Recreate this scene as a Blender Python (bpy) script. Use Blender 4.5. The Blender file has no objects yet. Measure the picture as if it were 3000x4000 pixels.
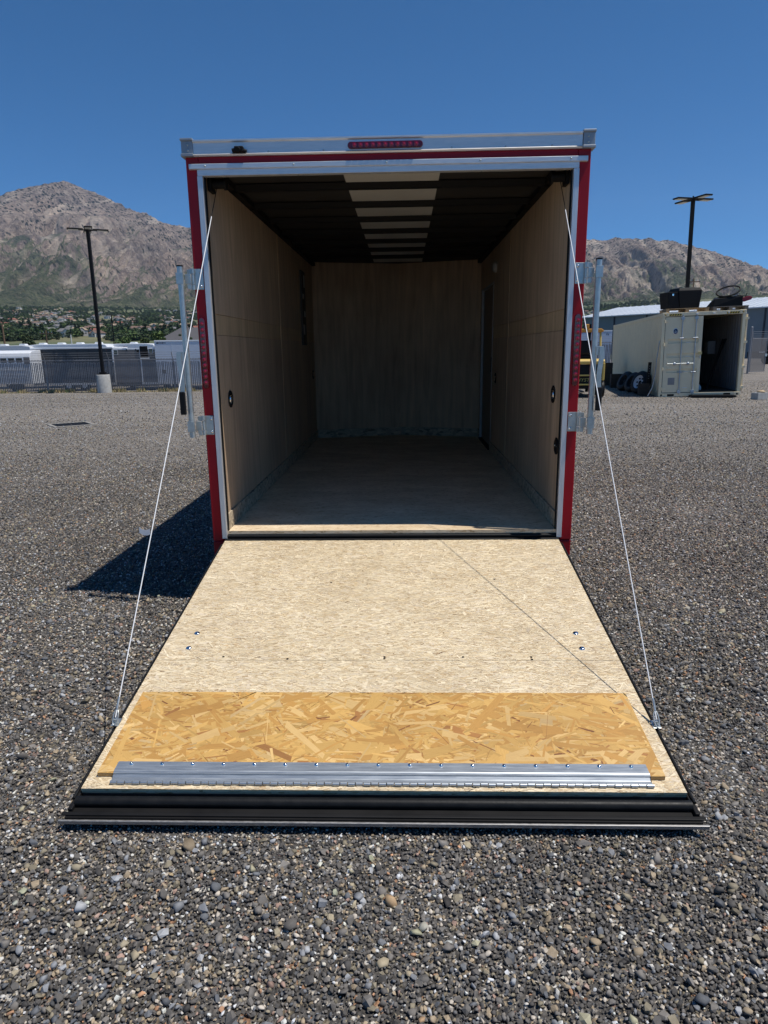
import bpy, bmesh, math, random
import numpy as np
from mathutils import Vector, Matrix

R = math.radians
random.seed(7)
rng = np.random.default_rng(7)
sc = bpy.context.scene
col = sc.collection

# ------------------------------------------------------------------ camera
CAM = Vector((0.087, -3.908, 1.492))
F_PX = 2656.7                      # focal length in pixels of the 3000 x 4000 photograph
_pi, _ya, _ro = R(13.417), R(-1.826), R(-0.745)
FW = Vector((math.sin(_ya) * math.cos(_pi), math.cos(_ya) * math.cos(_pi), -math.sin(_pi)))
_r = Vector((math.cos(_ya), -math.sin(_ya), 0)); _u = _r.cross(FW)
RT = _r * math.cos(_ro) + _u * math.sin(_ro)
UP = -_r * math.sin(_ro) + _u * math.cos(_ro)
cam = bpy.data.cameras.new('camera')
cam_o = bpy.data.objects.new('camera', cam); col.objects.link(cam_o)
cam.sensor_fit = 'VERTICAL'; cam.sensor_height = 24.0; cam.lens = F_PX / 4000 * 24.0
cam.clip_start = 0.05; cam.clip_end = 60000
m3 = Matrix((RT, UP, -FW)).transposed()
cam_o.matrix_world = Matrix.Translation(CAM) @ m3.to_4x4()
sc.camera = cam_o

# ------------------------------------------------------------------ sky, sun, exposure
SUN = Vector((0.405, -0.083, 1.0)).normalized()      # towards the sun
w = bpy.data.worlds.new('World'); sc.world = w; w.use_nodes = True
wn = w.node_tree.nodes; wl = w.node_tree.links
bg = wn['Background']; bg.inputs['Strength'].default_value = 0.128
sky = wn.new('ShaderNodeTexSky'); sky.sky_type = 'NISHITA'; sky.sun_disc = False
sky.sun_elevation = math.asin(SUN.z); sky.sun_rotation = math.atan2(SUN.x, SUN.y)
sky.altitude = 3000; sky.air_density = 0.7; sky.dust_density = 0.0; sky.ozone_density = 6.0
sat = wn.new('ShaderNodeHueSaturation'); sat.inputs['Hue'].default_value = .495; sat.inputs['Saturation'].default_value = 1.25   # the camera's colour rendering
wl.new(sky.outputs['Color'], sat.inputs['Color']); wl.new(sat.outputs['Color'], bg.inputs['Color'])
sun = bpy.data.lights.new('sun', 'SUN'); sun.energy = 4.6; sun.angle = R(0.53); sun.color = (1.0, 0.96, 0.9)
sun_o = bpy.data.objects.new('sun', sun); col.objects.link(sun_o)
sun_o.rotation_euler = (-SUN).to_track_quat('-Z', 'Y').to_euler(); sun_o.location = (5, -2, 20)
sc.view_settings.view_transform = 'Standard'; sc.view_settings.look = 'None'
sc.view_settings.exposure = 0.0; sc.view_settings.gamma = 1.0
sc.cycles.max_bounces = 10; sc.cycles.diffuse_bounces = 8; sc.cycles.glossy_bounces = 4
sc.cycles.transparent_max_bounces = 12
sc.cycles.use_denoising = True

# ------------------------------------------------------------------ helpers
def ray(px, py):
    return FW + RT * ((px - 1500) / F_PX) - UP * ((py - 2000) / F_PX)
def at(px, py, Y):
    d = ray(px, py); return CAM + d * ((Y - CAM.y) / d.y)
def ss(a, b, x):
    t = np.clip((np.asarray(x, dtype=float) - a) / (b - a), 0, 1); return t * t * (3 - 2 * t)
def gz(x, y):
    return (-0.1 * ss(5, 15, y) - 0.26 * ss(12, 28, y) * ss(6, -8, x)
            - 0.25 * ss(30, 36, y) * ss(2, -8, x) - 0.3 * ss(60, 120, y))
def G(x, y): return float(gz(x, y))

class MB:
    """collects shapes; build() links them as one mesh object"""
    def __init__(s): s.v = []; s.f = []; s.mi = []; s.sm = []
    def add(s, vs, fs, mi=0, smooth=False):
        o = len(s.v); s.v += [tuple(p) for p in vs]
        for f in fs: s.f.append([i + o for i in f]); s.mi.append(mi); s.sm.append(smooth)
        return s
    def box(s, x0, x1, y0, y1, z0, z1, mi=0, M=None):
        vs = [Vector((x, y, z)) for z in (z0, z1) for y in (y0, y1) for x in (x0, x1)]
        if M: vs = [M @ p for p in vs]
        return s.add(vs, [(0, 2, 3, 1), (4, 5, 7, 6), (0, 1, 5, 4), (2, 6, 7, 3), (0, 4, 6, 2), (1, 3, 7, 5)], mi)
    def cyl(s, a, b, r0, r1=None, n=12, mi=0, cap=True):
        a = Vector(a); b = Vector(b); r1 = r0 if r1 is None else r1
        q = (b - a).to_track_quat('Z', 'Y'); vs = []
        for c, r in ((a, r0), (b, r1)):
            for i in range(n):
                t = 2 * math.pi * i / n; vs.append(c + q @ Vector((r * math.cos(t), r * math.sin(t), 0)))
        s.add(vs, [(i, (i + 1) % n, n + (i + 1) % n, n + i) for i in range(n)], mi, True)
        if cap:
            s.add(vs[:n], [tuple(reversed(range(n)))], mi); s.add(vs[n:], [tuple(range(n))], mi)
        return s
    def tube(s, pts, r, n=8, mi=0, closed=False):
        pts = [Vector(p) for p in pts]; k = len(pts); rings = []
        for i, p in enumerate(pts):
            a = pts[(i - 1) % k] if (closed or i > 0) else p
            b = pts[(i + 1) % k] if (closed or i < k - 1) else p
            q = (b - a).to_track_quat('Z', 'Y')
            rings += [p + q @ Vector((r * math.cos(2 * math.pi * j / n), r * math.sin(2 * math.pi * j / n), 0)) for j in range(n)]
        fs = []
        for i in range(k if closed else k - 1):
            for j in range(n):
                fs.append((i * n + j, i * n + (j + 1) % n, ((i + 1) % k) * n + (j + 1) % n, ((i + 1) % k) * n + j))
        s.add(rings, fs, mi, True)
        if not closed: s.add(rings[:n], [tuple(reversed(range(n)))], mi); s.add(rings[-n:], [tuple(range(n))], mi)
        return s
    def prism(s, poly, d, mi=0):
        """polygon (3-D points, planar) pushed along d"""
        n = len(poly); d = Vector(d); a = [Vector(p) for p in poly]; b = [p + d for p in a]
        s.add(a + b, [tuple(reversed(range(n))), tuple(range(n, 2 * n))] +
              [(i, (i + 1) % n, n + (i + 1) % n, n + i) for i in range(n)], mi); return s
    def lathe(s, prof, c, axis='Z', n=20, mi=0):
        c = Vector(c); vs = []; k = len(prof)
        for r, h in prof:
            for j in range(n):
                t = 2 * math.pi * j / n; a, b = r * math.cos(t), r * math.sin(t)
                vs.append(c + Vector({'Z': (a, b, h), 'Y': (a, h, b), 'X': (h, a, b)}[axis]))
        fs = [(i * n + j, i * n + (j + 1) % n, (i + 1) * n + (j + 1) % n, (i + 1) * n + j) for i in range(k - 1) for j in range(n)]
        return s.add(vs, fs, mi, True)
    def dome(s, c, r, h, axis, n=10, mi=0):
        """low dome (screw head, lamp) on point c bulging along axis"""
        ax = Vector(axis).normalized(); q = ax.to_track_quat('Z', 'Y'); c = Vector(c); vs = []; fs = []
        rings = [(1, 0), (.85, .55), (.5, .88)]
        for rr, hh in rings:
            for j in range(n):
                t = 2 * math.pi * j / n; vs.append(c + q @ Vector((r * rr * math.cos(t), r * rr * math.sin(t), h * hh)))
        vs.append(c + ax * h)
        for i in range(2):
            for j in range(n): fs.append((i * n + j, i * n + (j + 1) % n, (i + 1) * n + (j + 1) % n, (i + 1) * n + j))
        for j in range(n): fs.append((2 * n + j, 2 * n + (j + 1) % n, 3 * n))
        return s.add(vs, fs, mi, True)
    def mesh(s, name, mats):
        me = bpy.data.meshes.new(name); me.from_pydata(s.v, [], s.f)
        for m in (mats if isinstance(mats, (list, tuple)) else [mats]): me.materials.append(m)
        me.polygons.foreach_set('material_index', s.mi); me.polygons.foreach_set('use_smooth', s.sm)
        bm = bmesh.new(); bm.from_mesh(me); bmesh.ops.recalc_face_normals(bm, faces=bm.faces); bm.to_mesh(me); bm.free()
        me.update(); return me
    def build(s, name, mats, parent=None, bevel=0, **kw):
        return link(name, s.mesh(name, mats), parent, bevel=bevel, **kw)

def link(name, me, parent=None, loc=None, rot=None, bevel=0, label=None, cat=None, group=None, kind=None):
    o = bpy.data.objects.new(name, me); col.objects.link(o)
    if parent is not None: o.parent = parent
    if loc is not None: o.location = loc
    if rot is not None: o.rotation_euler = rot
    if bevel:
        b = o.modifiers.new('bevel', 'BEVEL'); b.width = bevel; b.segments = 2; b.limit_method = 'ANGLE'; b.angle_limit = R(40)
    return tag(o, label, cat, group, kind)
def tag(o, label=None, cat=None, group=None, kind=None):
    for k, v in (('label', label), ('category', cat), ('group', group), ('kind', kind)):
        if v: o[k] = v
    return o
def empty(name, loc=(0, 0, 0), rot=(0, 0, 0), **kw):
    o = bpy.data.objects.new(name, None); col.objects.link(o); o.location = loc; o.rotation_euler = rot
    return tag(o, **kw)
def grid_mesh(name, X, Y, Z, mat, smooth=True):
    ny, nx = X.shape
    v = np.stack([X, Y, Z], -1).reshape(-1, 3)
    i = np.arange(ny * nx).reshape(ny, nx)
    f = np.stack([i[:-1, :-1], i[:-1, 1:], i[1:, 1:], i[1:, :-1]], -1).reshape(-1, 4)
    me = bpy.data.meshes.new(name)
    me.vertices.add(len(v)); me.vertices.foreach_set('co', v.ravel())
    me.loops.add(f.size); me.loops.foreach_set('vertex_index', f.ravel().astype(np.int32))
    me.polygons.add(len(f)); me.polygons.foreach_set('loop_start', np.arange(0, f.size, 4, dtype=np.int32))
    me.polygons.foreach_set('use_smooth', np.full(len(f), smooth))
    me.materials.append(mat); me.update(); me.validate()
    return me
def quads_mesh(name, V, mat, cols=None, uv=None, smooth=False):
    """V: (n,4,3) loose quads"""
    n = len(V); me = bpy.data.meshes.new(name)
    me.vertices.add(n * 4); me.vertices.foreach_set('co', np.asarray(V, dtype=float).ravel())
    me.loops.add(n * 4); me.loops.foreach_set('vertex_index', np.arange(n * 4, dtype=np.int32))
    me.polygons.add(n); me.polygons.foreach_set('loop_start', np.arange(0, n * 4, 4, dtype=np.int32))
    me.materials.append(mat); me.update(); me.validate()
    if cols is not None:
        a = me.attributes.new('pcol', 'FLOAT_COLOR', 'FACE')
        a.data.foreach_set('color', np.concatenate([cols, np.ones((n, 1))], 1).astype(np.float32).ravel())
    if uv is not None:
        u = me.uv_layers.new(name='uv'); u.data.foreach_set('uv', np.asarray(uv, dtype=np.float32).ravel())
    return me
def vnoise(x, y, seed=0):
    xi = np.floor(x).astype(np.int64); yi = np.floor(y).astype(np.int64); fx = x - xi; fy = y - yi
    def h(a, b):
        n = (a * 374761393 + b * 668265263 + seed * 1442695041) & 0xFFFFFFFF
        n = ((n ^ (n >> 13)) * 1274126177) & 0xFFFFFFFF; n = n ^ (n >> 16)
        return (n & 0xFFFF) / 65535.0
    u = fx * fx * (3 - 2 * fx); v = fy * fy * (3 - 2 * fy)
    return (h(xi, yi) * (1 - u) + h(xi + 1, yi) * u) * (1 - v) + (h(xi, yi + 1) * (1 - u) + h(xi + 1, yi + 1) * u) * v
def fbm(x, y, o=5, seed=0):
    s = 0; a = .5; t = 0
    for k in range(o): s = s + a * vnoise(x * 2 ** k, y * 2 ** k, seed + k * 17); t += a; a *= .5
    return s / t
def ridged(x, y, o=5, seed=0):
    s = 0; a = .5; t = 0
    for k in range(o):
        s = s + a * (1 - np.abs(2 * vnoise(x * 2 ** k, y * 2 ** k, seed + k * 31) - 1)); t += a; a *= .55
    return s / t

# ------------------------------------------------------------------ materials
class N:
    def __init__(s, name):
        s.m = bpy.data.materials.new(name); s.m.use_nodes = True; s.t = s.m.node_tree
        s.n = s.t.nodes; s.p = s.n['Principled BSDF']
    def node(s, typ, **kw):
        n = s.n.new(typ)
        for k, v in kw.items():
            if hasattr(n, k): setattr(n, k, v)
        return n
    def l(s, a, b): s.t.links.new(a, b)
    def coord(s, scale=(1, 1, 1), rot=(0, 0, 0), loc=(0, 0, 0), src='Object'):
        c = s.node('ShaderNodeTexCoord'); m = s.node('ShaderNodeMapping')
        m.inputs['Scale'].default_value = scale; m.inputs['Rotation'].default_value = rot; m.inputs['Location'].default_value = loc
        s.l(c.outputs[src], m.inputs['Vector']); return m.outputs['Vector']
    def noise(s, vec, scale, detail=4, rough=.55, dist=0):
        n = s.node('ShaderNodeTexNoise'); n.inputs['Scale'].default_value = scale; n.inputs['Detail'].default_value = detail
        n.inputs['Roughness'].default_value = rough; n.inputs['Distortion'].default_value = dist
        s.l(vec, n.inputs['Vector']); return n.outputs['Fac']
    def vor(s, vec, scale, feature='F1', rnd=1):
        n = s.node('ShaderNodeTexVoronoi', feature=feature); n.inputs['Scale'].default_value = scale
        n.inputs['Randomness'].default_value = rnd; s.l(vec, n.inputs['Vector']); return n
    def ramp(s, fac, stops, interp='LINEAR'):
        n = s.node('ShaderNodeValToRGB'); n.color_ramp.interpolation = interp; e = n.color_ramp.elements
        while len(e) < len(stops): e.new(0.5)
        for i, (p, c) in enumerate(stops):
            e[i].position = p; e[i].color = (c, c, c, 1) if not hasattr(c, '__len__') else (*c, 1)
        s.l(fac, n.inputs['Fac']); return n.outputs['Color']
    def mix(s, fac, a, b, typ='MIX'):
        n = s.node('ShaderNodeMix', data_type='RGBA', blend_type=typ)
        for v, i in ((fac, n.inputs['Factor']), (a, n.inputs[6]), (b, n.inputs[7])):
            if hasattr(v, 'default_value') or hasattr(v, 'is_linked'): s.l(v, i)
            elif hasattr(v, '__len__'): i.default_value = (*v, 1) if len(v) == 3 else v
            else: i.default_value = v if i.type == 'VALUE' else (v, v, v, 1)
        return n.outputs[2]
    def math(s, op, a, b=None):
        n = s.node('ShaderNodeMath', operation=op)
        for v, i in ((a, n.inputs[0]), (b, n.inputs[1])):
            if v is None: continue
            if hasattr(v, 'is_linked'): s.l(v, i)
            else: i.default_value = v
        return n.outputs[0]
    def bump(s, h, strength=.3, dist=.01):
        n = s.node('ShaderNodeBump'); n.inputs['Strength'].default_value = strength; n.inputs['Distance'].default_value = dist
        s.l(h, n.inputs['Height']); s.l(n.outputs['Normal'], s.p.inputs['Normal'])
    def set(s, color=None, rough=None, metal=None, coat=None, spec=None):
        for v, k in ((color, 'Base Color'), (rough, 'Roughness'), (metal, 'Metallic'), (coat, 'Coat Weight'), (spec, 'Specular IOR Level')):
            if v is None: continue
            i = s.p.inputs[k]
            if hasattr(v, 'is_linked'): s.l(v, i)
            elif hasattr(v, '__len__'): i.default_value = (*v, 1)
            else: i.default_value = v
        return s.m
def simple(name, c, rough=.6, metal=0, var=.15, scale=9, bump=0, coat=0, spec=None, stretch=(1, 1, 1)):
    n = N(name); v = n.coord(stretch); f = n.noise(v, scale, 5, .6)
    lo = tuple(max(0, x * (1 - var)) for x in c); hi = tuple(min(1, x * (1 + var)) for x in c)
    n.set(color=n.ramp(f, [(.3, lo), (.7, hi)]), metal=metal, coat=coat, spec=spec)
    n.set(rough=n.ramp(f, [(.3, max(.05, rough - .07)), (.7, min(1, rough + .07))]))
    if bump: n.bump(n.noise(v, scale * 6, 3), bump, .003)
    return n.m

MT = {}
MT['red'] = simple('red_paint', (.34, .005, .012), .38, 0, .08, 3, spec=.3)
MT['alu'] = simple('brushed_aluminium', (.74, .74, .74), .45, .6, .08, 14, stretch=(1, 8, 8))
MT['alu_v'] = simple('brushed_aluminium_upright', (.72, .72, .72), .45, .6, .1, 14, stretch=(8, 8, .6))
MT['zinc'] = simple('zinc_plated_steel', (.50, .53, .52), .36, .75, .16, 25)
MT['galv'] = simple('galvanised_sheet', (.46, .49, .51), .42, .75, .08, 18, stretch=(.6, 6, 6))
MT['cap'] = simple('cast_corner_cap', (.34, .36, .38), .5, .5, .1, 20)
MT['black'] = simple('black_rubber', (.008, .008, .008), .5, 0, .3, 20, bump=.15, spec=.25)
MT['blacksteel'] = simple('black_painted_steel', (.009, .0085, .0085), .6, 0, .3, 8, spec=.2)
MT['blackpl'] = simple('black_plastic', (.009, .009, .0095), .6, 0, .25, 6, bump=.1, spec=.2)
MT['lens'] = simple('red_lens', (.10, .001, .008), .12, 0, .2, 30, coat=.6)
MT['led'] = simple('red_led_reflector', (.30, .004, .025), .1, 0, .3, 60, coat=1)
MT['white'] = simple('white_paint', (.74, .75, .76), .4, 0, .04, 5)
MT['wire'] = simple('white_coated_wire', (.8, .8, .8), .45, 0, .05, 40)
MT['chrome'] = simple('chrome', (.75, .76, .78), .12, 1, .03, 10)
MT['conc'] = simple('concrete', (.42, .41, .38), .85, 0, .16, 6, bump=.3)

def plywood(name, c, axis='z'):
    n = N(name); st = (9, 9, .7) if axis == 'z' else (.7, 9, 9)
    v = n.coord(st); f = n.noise(v, 2.2, 6, .6, .6); g = n.noise(n.coord((1, 1, 1)), 1.1, 3)
    a = n.ramp(f, [(.25, tuple(x * .70 for x in c)), (.75, tuple(min(1, x * 1.18) for x in c))])
    b = n.ramp(g, [(.35, (.84, .80, .78)), (.65, (1.06, 1.04, 1.0))])
    n.set(color=n.mix(1.0, a, b, 'MULTIPLY'), rough=.75); n.bump(f, .12, .002); return n.m
MT['ply'] = plywood('wall_plywood', (.56, .42, .285))
MT['ply2'] = plywood('wall_plywood_pale', (.60, .45, .305))
MT['plyband'] = plywood('plywood_band', (.62, .46, .28))
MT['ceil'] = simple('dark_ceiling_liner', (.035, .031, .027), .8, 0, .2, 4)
MT['ceilpale'] = simple('pale_ceiling_strip', (.62, .60, .55), .7, 0, .06, 3)

def fine_osb(name, c1, c2, c3):
    """pressed strand deck: short pale fibres lying across the board"""
    n = N(name)
    w_ = n.noise(n.coord(), 6, 3); vv = n.coord((42, 190, 190))
    d = n.node('ShaderNodeVectorMath', operation='ADD'); n.l(vv, d.inputs[0])
    sc_ = n.node('ShaderNodeVectorMath', operation='SCALE'); sc_.inputs['Scale'].default_value = 2.6
    nn = n.node('ShaderNodeTexNoise'); nn.inputs['Scale'].default_value = 14; n.l(n.coord(), nn.inputs['Vector'])
    n.l(nn.outputs['Color'], sc_.inputs[0]); n.l(sc_.outputs[0], d.inputs[1]); v = d.outputs[0]
    a = n.vor(v, 1.0); b = n.noise(v, 1.3, 4, .6); big = n.noise(n.coord((1, 2.2, 1)), 3.0, 4)
    sep = n.node('ShaderNodeSeparateColor'); n.l(a.outputs['Color'], sep.inputs[0])
    base = n.ramp(sep.outputs[0], [(0, c1), (.45, c2), (.8, c1), (.93, c3), (1, tuple(x * .7 for x in c3))])
    fib = n.ramp(b, [(.2, (.62, .53, .45)), (.42, (.97, .95, .93)), (.62, (1, 1, 1)), (.8, (1.1, 1.1, 1.1))])
    cc = n.mix(.85, base, fib, 'MULTIPLY')
    dk = n.ramp(n.noise(v, .55, 4, .7), [(.0, (.30, .19, .11)), (.32, (.50, .36, .24)), (.37, (.92, .86, .8)), (.42, (1, 1, 1)), (1, (1, 1, 1))])
    cc = n.mix(.8, cc, dk, 'MULTIPLY')
    cc = n.mix(1, cc, n.ramp(big, [(.3, (.82, .77, .70)), (.7, (1.1, 1.1, 1.1))]), 'MULTIPLY')
    n.set(color=cc, rough=.8); n.bump(b, .25, .002); return n.m
MT['deck'] = fine_osb('pale_strand_deck', (.60, .475, .30), (.66, .55, .38), (.47, .33, .18))
MT['floor'] = fine_osb('trailer_floor_strand', (.74, .59, .40), (.78, .66, .48), (.58, .42, .25))
def flake_osb(name, tone):
    n = N(name); prev = None
    for k, (a, sx, sy, th) in enumerate(((10, 14, 45, 0), (-25, 12, 40, .5), (48, 12, 42, .55), (-60, 12, 42, .6), (82, 14, 45, .66))):
        v = n.coord((sx, sy, sy), (0, R(a), R(a)), (k * 3.7, k * 1.9, 0)); vo = n.vor(v, 1.0)
        sep = n.node('ShaderNodeSeparateColor'); n.l(vo.outputs['Color'], sep.inputs[0])
        c = n.ramp(sep.outputs[0], [(0, tuple(x * .45 for x in tone)), (.3, tuple(x * .8 for x in tone)), (.7, tone), (1, tuple(min(1, x * 1.25) for x in tone))])
        if prev is None: prev = c
        else: prev = n.mix(n.ramp(sep.outputs[1], [(th, 0), (th + .01, 1)]), prev, c)
    n.set(color=prev, rough=.75); return n.m
MT['kick'] = flake_osb('flake_board_skirting', (.46, .38, .27))
n = N('flap_strand'); a_ = n.node('ShaderNodeAttribute', attribute_name='pcol')
uvn = n.node('ShaderNodeUVMap', uv_map='uv'); mp = n.node('ShaderNodeMapping'); mp.inputs['Scale'].default_value = (25, 330, 1)
n.l(uvn.outputs['UV'], mp.inputs['Vector']); gr = n.noise(mp.outputs['Vector'], 1, 4, .65)
n.set(color=n.mix(1, a_.outputs['Color'], n.ramp(gr, [(.2, (.70, .63, .55)), (.42, (.97, .95, .93)), (.6, (1.03, 1.03, 1.02)), (.8, (1.12, 1.12, 1.1))]), 'MULTIPLY'), rough=.6)
lk = n.p.inputs['Base Color'].links[0].from_socket; tn = n.noise(n.coord((1, 1.6, 1)), 2.3, 5, .62)
n.set(color=n.mix(1, lk, n.ramp(tn, [(.3, (.86, .83, .79)), (.5, (1, 1, 1)), (.7, (1.05, 1.05, 1.05))]), 'MULTIPLY'))
n.bump(gr, .3, .0015); MT['strand'] = n.m
MT['flapcore'] = simple('flap_core', (.46, .29, .12), .8, 0, .25, 40)

# gravel palette shared by ground and pebbles (reflectances)
PAL = [((.082, .076, .070), 22), ((.118, .110, .101), 21), ((.168, .155, .141), 16), ((.115, .121, .131), 6), ((.19, .197, .21), 5),
       ((.22, .19, .135), 7), ((.34, .27, .185), 6), ((.50, .445, .375), 6.5), ((.64, .61, .56), 4.5), ((.40, .225, .13), 1.2), ((.32, .215, .17), 1.8), ((.045, .042, .04), 5)]
tot = sum(p[1] for p in PAL)
def pal_stops():
    s = []; a = 0
    for c, wgt in PAL: s.append((a / tot, c)); a += wgt
    return s
n = N('gravel_lot'); P = n.coord((1, 1, 1))
v1 = n.vor(P, 88); v2 = n.vor(P, 42)
s1 = n.node('ShaderNodeSeparateColor'); n.l(v1.outputs['Color'], s1.inputs[0])
s2 = n.node('ShaderNodeSeparateColor'); n.l(v2.outputs['Color'], s2.inputs[0])
c1 = n.ramp(s1.outputs[0], pal_stops(), 'CONSTANT'); c2 = n.ramp(s2.outputs[0], pal_stops(), 'CONSTANT')
stone = n.mix(n.ramp(s2.outputs[1], [(.80, 0), (.81, 1)]), c1, c2)
gap = n.ramp(v1.outputs['Distance'], [(.3, (1, 1, 1)), (.75, (.5, .48, .46))])
stone = n.mix(.8, stone, gap, 'MULTIPLY')
dust = n.noise(n.coord((.16, .75, 1)), 1.0, 6, .62, .6)
dust2 = n.noise(n.coord((.6, 1.4, 1), loc=(4, 9, 0)), 1.3, 5, .6)
dm = n.math('MULTIPLY', n.ramp(dust, [(.40, 0), (.62, 1)]), n.ramp(dust2, [(.3, .4), (.7, 1)]))
gy = n.node('ShaderNodeSeparateXYZ'); n.l(P, gy.inputs[0])
wob = n.math('ADD', gy.outputs[1], n.math('MULTIPLY', n.math('SUBTRACT', dust2, .5), 7))
zone = n.node('ShaderNodeMapRange'); n.l(wob, zone.inputs[0])
for i_, v_ in ((1, 1.0), (2, 11.0), (3, .06), (4, 1.0)): zone.inputs[i_].default_value = v_
dfac = n.math('MULTIPLY', n.math('ADD', n.math('MULTIPLY', dm, .62), .30), zone.outputs[0])
v3 = n.vor(P, 11); s3 = n.node('ShaderNodeSeparateColor'); n.l(v3.outputs['Color'], s3.inputs[0])
spk = n.math('MULTIPLY', n.ramp(s3.outputs[0], [(.80, 0), (.82, 1)]), n.ramp(v3.outputs['Distance'], [(.22, 1), (.30, 0)]))
grn = n.noise(n.coord((.7, 1.3, 1)), 10.0, 6, .82); fz = n.node('ShaderNodeMapRange'); n.l(gy.outputs[1], fz.inputs[0])
for i_, v_ in ((1, .5), (2, 6.0), (3, 0.0), (4, 1.0)): fz.inputs[i_].default_value = v_
fin = n.mix(dfac, stone, n.ramp(s1.outputs[2], [(0, (.19, .165, .138)), (.5, (.275, .243, .206)), (1, (.42, .38, .33))]))
fin = n.mix(fz.outputs[0], fin, n.ramp(grn, [(.32, (.72, .71, .71)), (.5, (1, 1, 1)), (.68, (1.35, 1.32, 1.28))]), 'MULTIPLY')
fin = n.mix(n.math('MULTIPLY', n.math('MULTIPLY', spk, .8), fz.outputs[0]), fin, n.ramp(s3.outputs[1], [(0, (.10, .10, .11)), (.4, (.45, .42, .38)), (1, (.62, .6, .56))]))
n.set(color=fin, rough=.85, spec=.3); n.bump(v1.outputs['Distance'], .9, .012)
MT['gravel'] = n.m
n = N('pebble'); a_ = n.node('ShaderNodeAttribute', attribute_name='pcol', attribute_type='INSTANCER')
f_ = n.noise(n.coord((1, 1, 1)), 2.0, 4)
n.set(color=n.mix(1, a_.outputs['Color'], n.ramp(f_, [(.3, (.78, .78, .78)), (.7, (1.15, 1.15, 1.15))]), 'MULTIPLY'), rough=.75, spec=.35)
MT['pebble'] = n.m

# ------------------------------------------------------------------ ground sheet
xs = np.concatenate([np.linspace(-420, -60, 10), np.linspace(-55, -8, 30), np.linspace(-7, 7, 40), np.linspace(8, 60, 30), np.linspace(70, 420, 10)])
ys = np.concatenate([np.linspace(-420, -20, 10), np.linspace(-12, 40, 100), np.linspace(42, 150, 30)])
X, Y = np.meshgrid(xs, ys)
near = np.exp(-((X) ** 2 + (Y) ** 2) / 15 ** 2)
Z = gz(X, Y) + .012 * (fbm(X * 1.1 + 40, Y * 1.1 + 40, 3, 3) - .5) * (np.abs(X) > 1.2)
link('ground', grid_mesh('ground', X, Y, Z, MT['gravel']), kind='structure')

# ------------------------------------------------------------------ far terrain: bench land and mountains (polar sheets around the lot)
SKY = np.array([(-60, .11), (-45, .15), (-36, .165), (-30.9, .175), (-29.1, .186), (-27.6, .197), (-26.1, .2045), (-24.96, .209), (-24.0, .2035), (-22.8, .198), (-21.3, .187), (-19.7, .177),
                (-18.5, .1675), (-17.5, .1625), (-16.3, .162), (-12, .168), (-6, .172), (0, .166), (6, .158), (10, .15), (13.98, .1405), (15.5, .1345), (17.2, .1365), (18.8, .1345),
                (19.75, .131), (21.0, .127), (22.3, .118), (23.5, .1115), (25.4, .0975), (26.6, .088), (28.3, .078), (34, .07), (45, .08), (60, .07)])
def bench_el(D): return np.where(D < 560, .004 + .009 * ss(140, 560, D), .013 + .0465 * np.clip(np.log(np.maximum(D, 1) / 560) / math.log(3100 / 560), 0, 1))
def bench_z(D, az):
    D = np.asarray(D, dtype=float)
    z = 1.5 + D * bench_el(D); z = z + 5 * (fbm(az * .5 + 30, D / 260, 3, 9) - .5) * ss(250, 900, D)
    return np.where(D < 140, -.9 + (z + .9) * ss(95, 140, D), z)
n = N('bench_land'); P = n.coord((1, 1, 1)); f = n.noise(P, .004, 6, .6); f2 = n.noise(P, .03, 4)
c = n.ramp(f, [(.3, (.045, .062, .026)), (.48, (.085, .105, .042)), (.6, (.16, .15, .075)), (.75, (.10, .115, .05))])
n.set(color=n.mix(.7, c, n.ramp(f2, [(.3, (.7, .72, .7)), (.7, (1.2, 1.18, 1.15))]), 'MULTIPLY'), rough=.95); MT['bench'] = n.m
az = np.radians(np.linspace(-62, 62, 420)); D = np.exp(np.linspace(math.log(95), math.log(3060), 120))
A, DD = np.meshgrid(az, D)
link('bench_terrain', grid_mesh('bench_terrain', CAM.x + DD * np.sin(A), CAM.y + DD * np.cos(A), bench_z(DD, np.degrees(A)), MT['bench']), kind='structure')

az = np.radians(np.concatenate([np.linspace(-60, -32, 60), np.linspace(-31.9, -14, 420), np.linspace(-13.8, 12.5, 120), np.linspace(12.6, 30, 400), np.linspace(30.5, 60, 60)]))
tt = np.concatenate([(-.09, -.05, -.02), np.linspace(0, 1, 230), np.linspace(1.02, 1.5, 14)])
A, T = np.meshgrid(az, tt); AD = np.degrees(A)
sk = np.interp(AD, SKY[:, 0], SKY[:, 1]) + .0030 * (ridged(AD * 1.1 + 40, AD * 0 + 2, 4, 91) - .6)
DR = 6300 + 500 * np.sin(AD * .21) + 300 * (fbm(AD * .22 + 50, AD * 0 + 3, 3, 5) - .5)
D0 = 2900.0
DD = D0 + (DR - D0) * T
wx, wy = DD * np.sin(A), DD * np.cos(A)
q1 = fbm(wx / 900 + 20, wy / 900 + 20, 4, 11) - .5; q2 = fbm(wx / 900 + 70, wy / 900 + 70, 4, 12) - .5
zr = 1.5 + DR * sk; z0 = 1.5 + D0 * .0595
Tp = np.maximum(T, 0); prof = np.where(T <= 1, .10 * Tp + .90 * Tp ** 1.55, 1 - (T - 1) * 1.2)
lean = np.where(AD < 0, .42, -.22) * ss(0, 10, np.abs(AD))
ca = 5600 * A - lean * DD + 300 * q1; cd = DD + 420 * q2          # across the slope / down the slope
sp1 = ridged(ca / 520 + 7, cd / 3600 + 5, 4, 21) - .62          # spurs and gullies running down the face
sp2 = ridged(ca / 170 + 3, cd / 1300 + 9, 4, 22) - .6
sp3 = fbm(ca / 60 + 3, cd / 260 + 9, 5, 23) - .5
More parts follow.
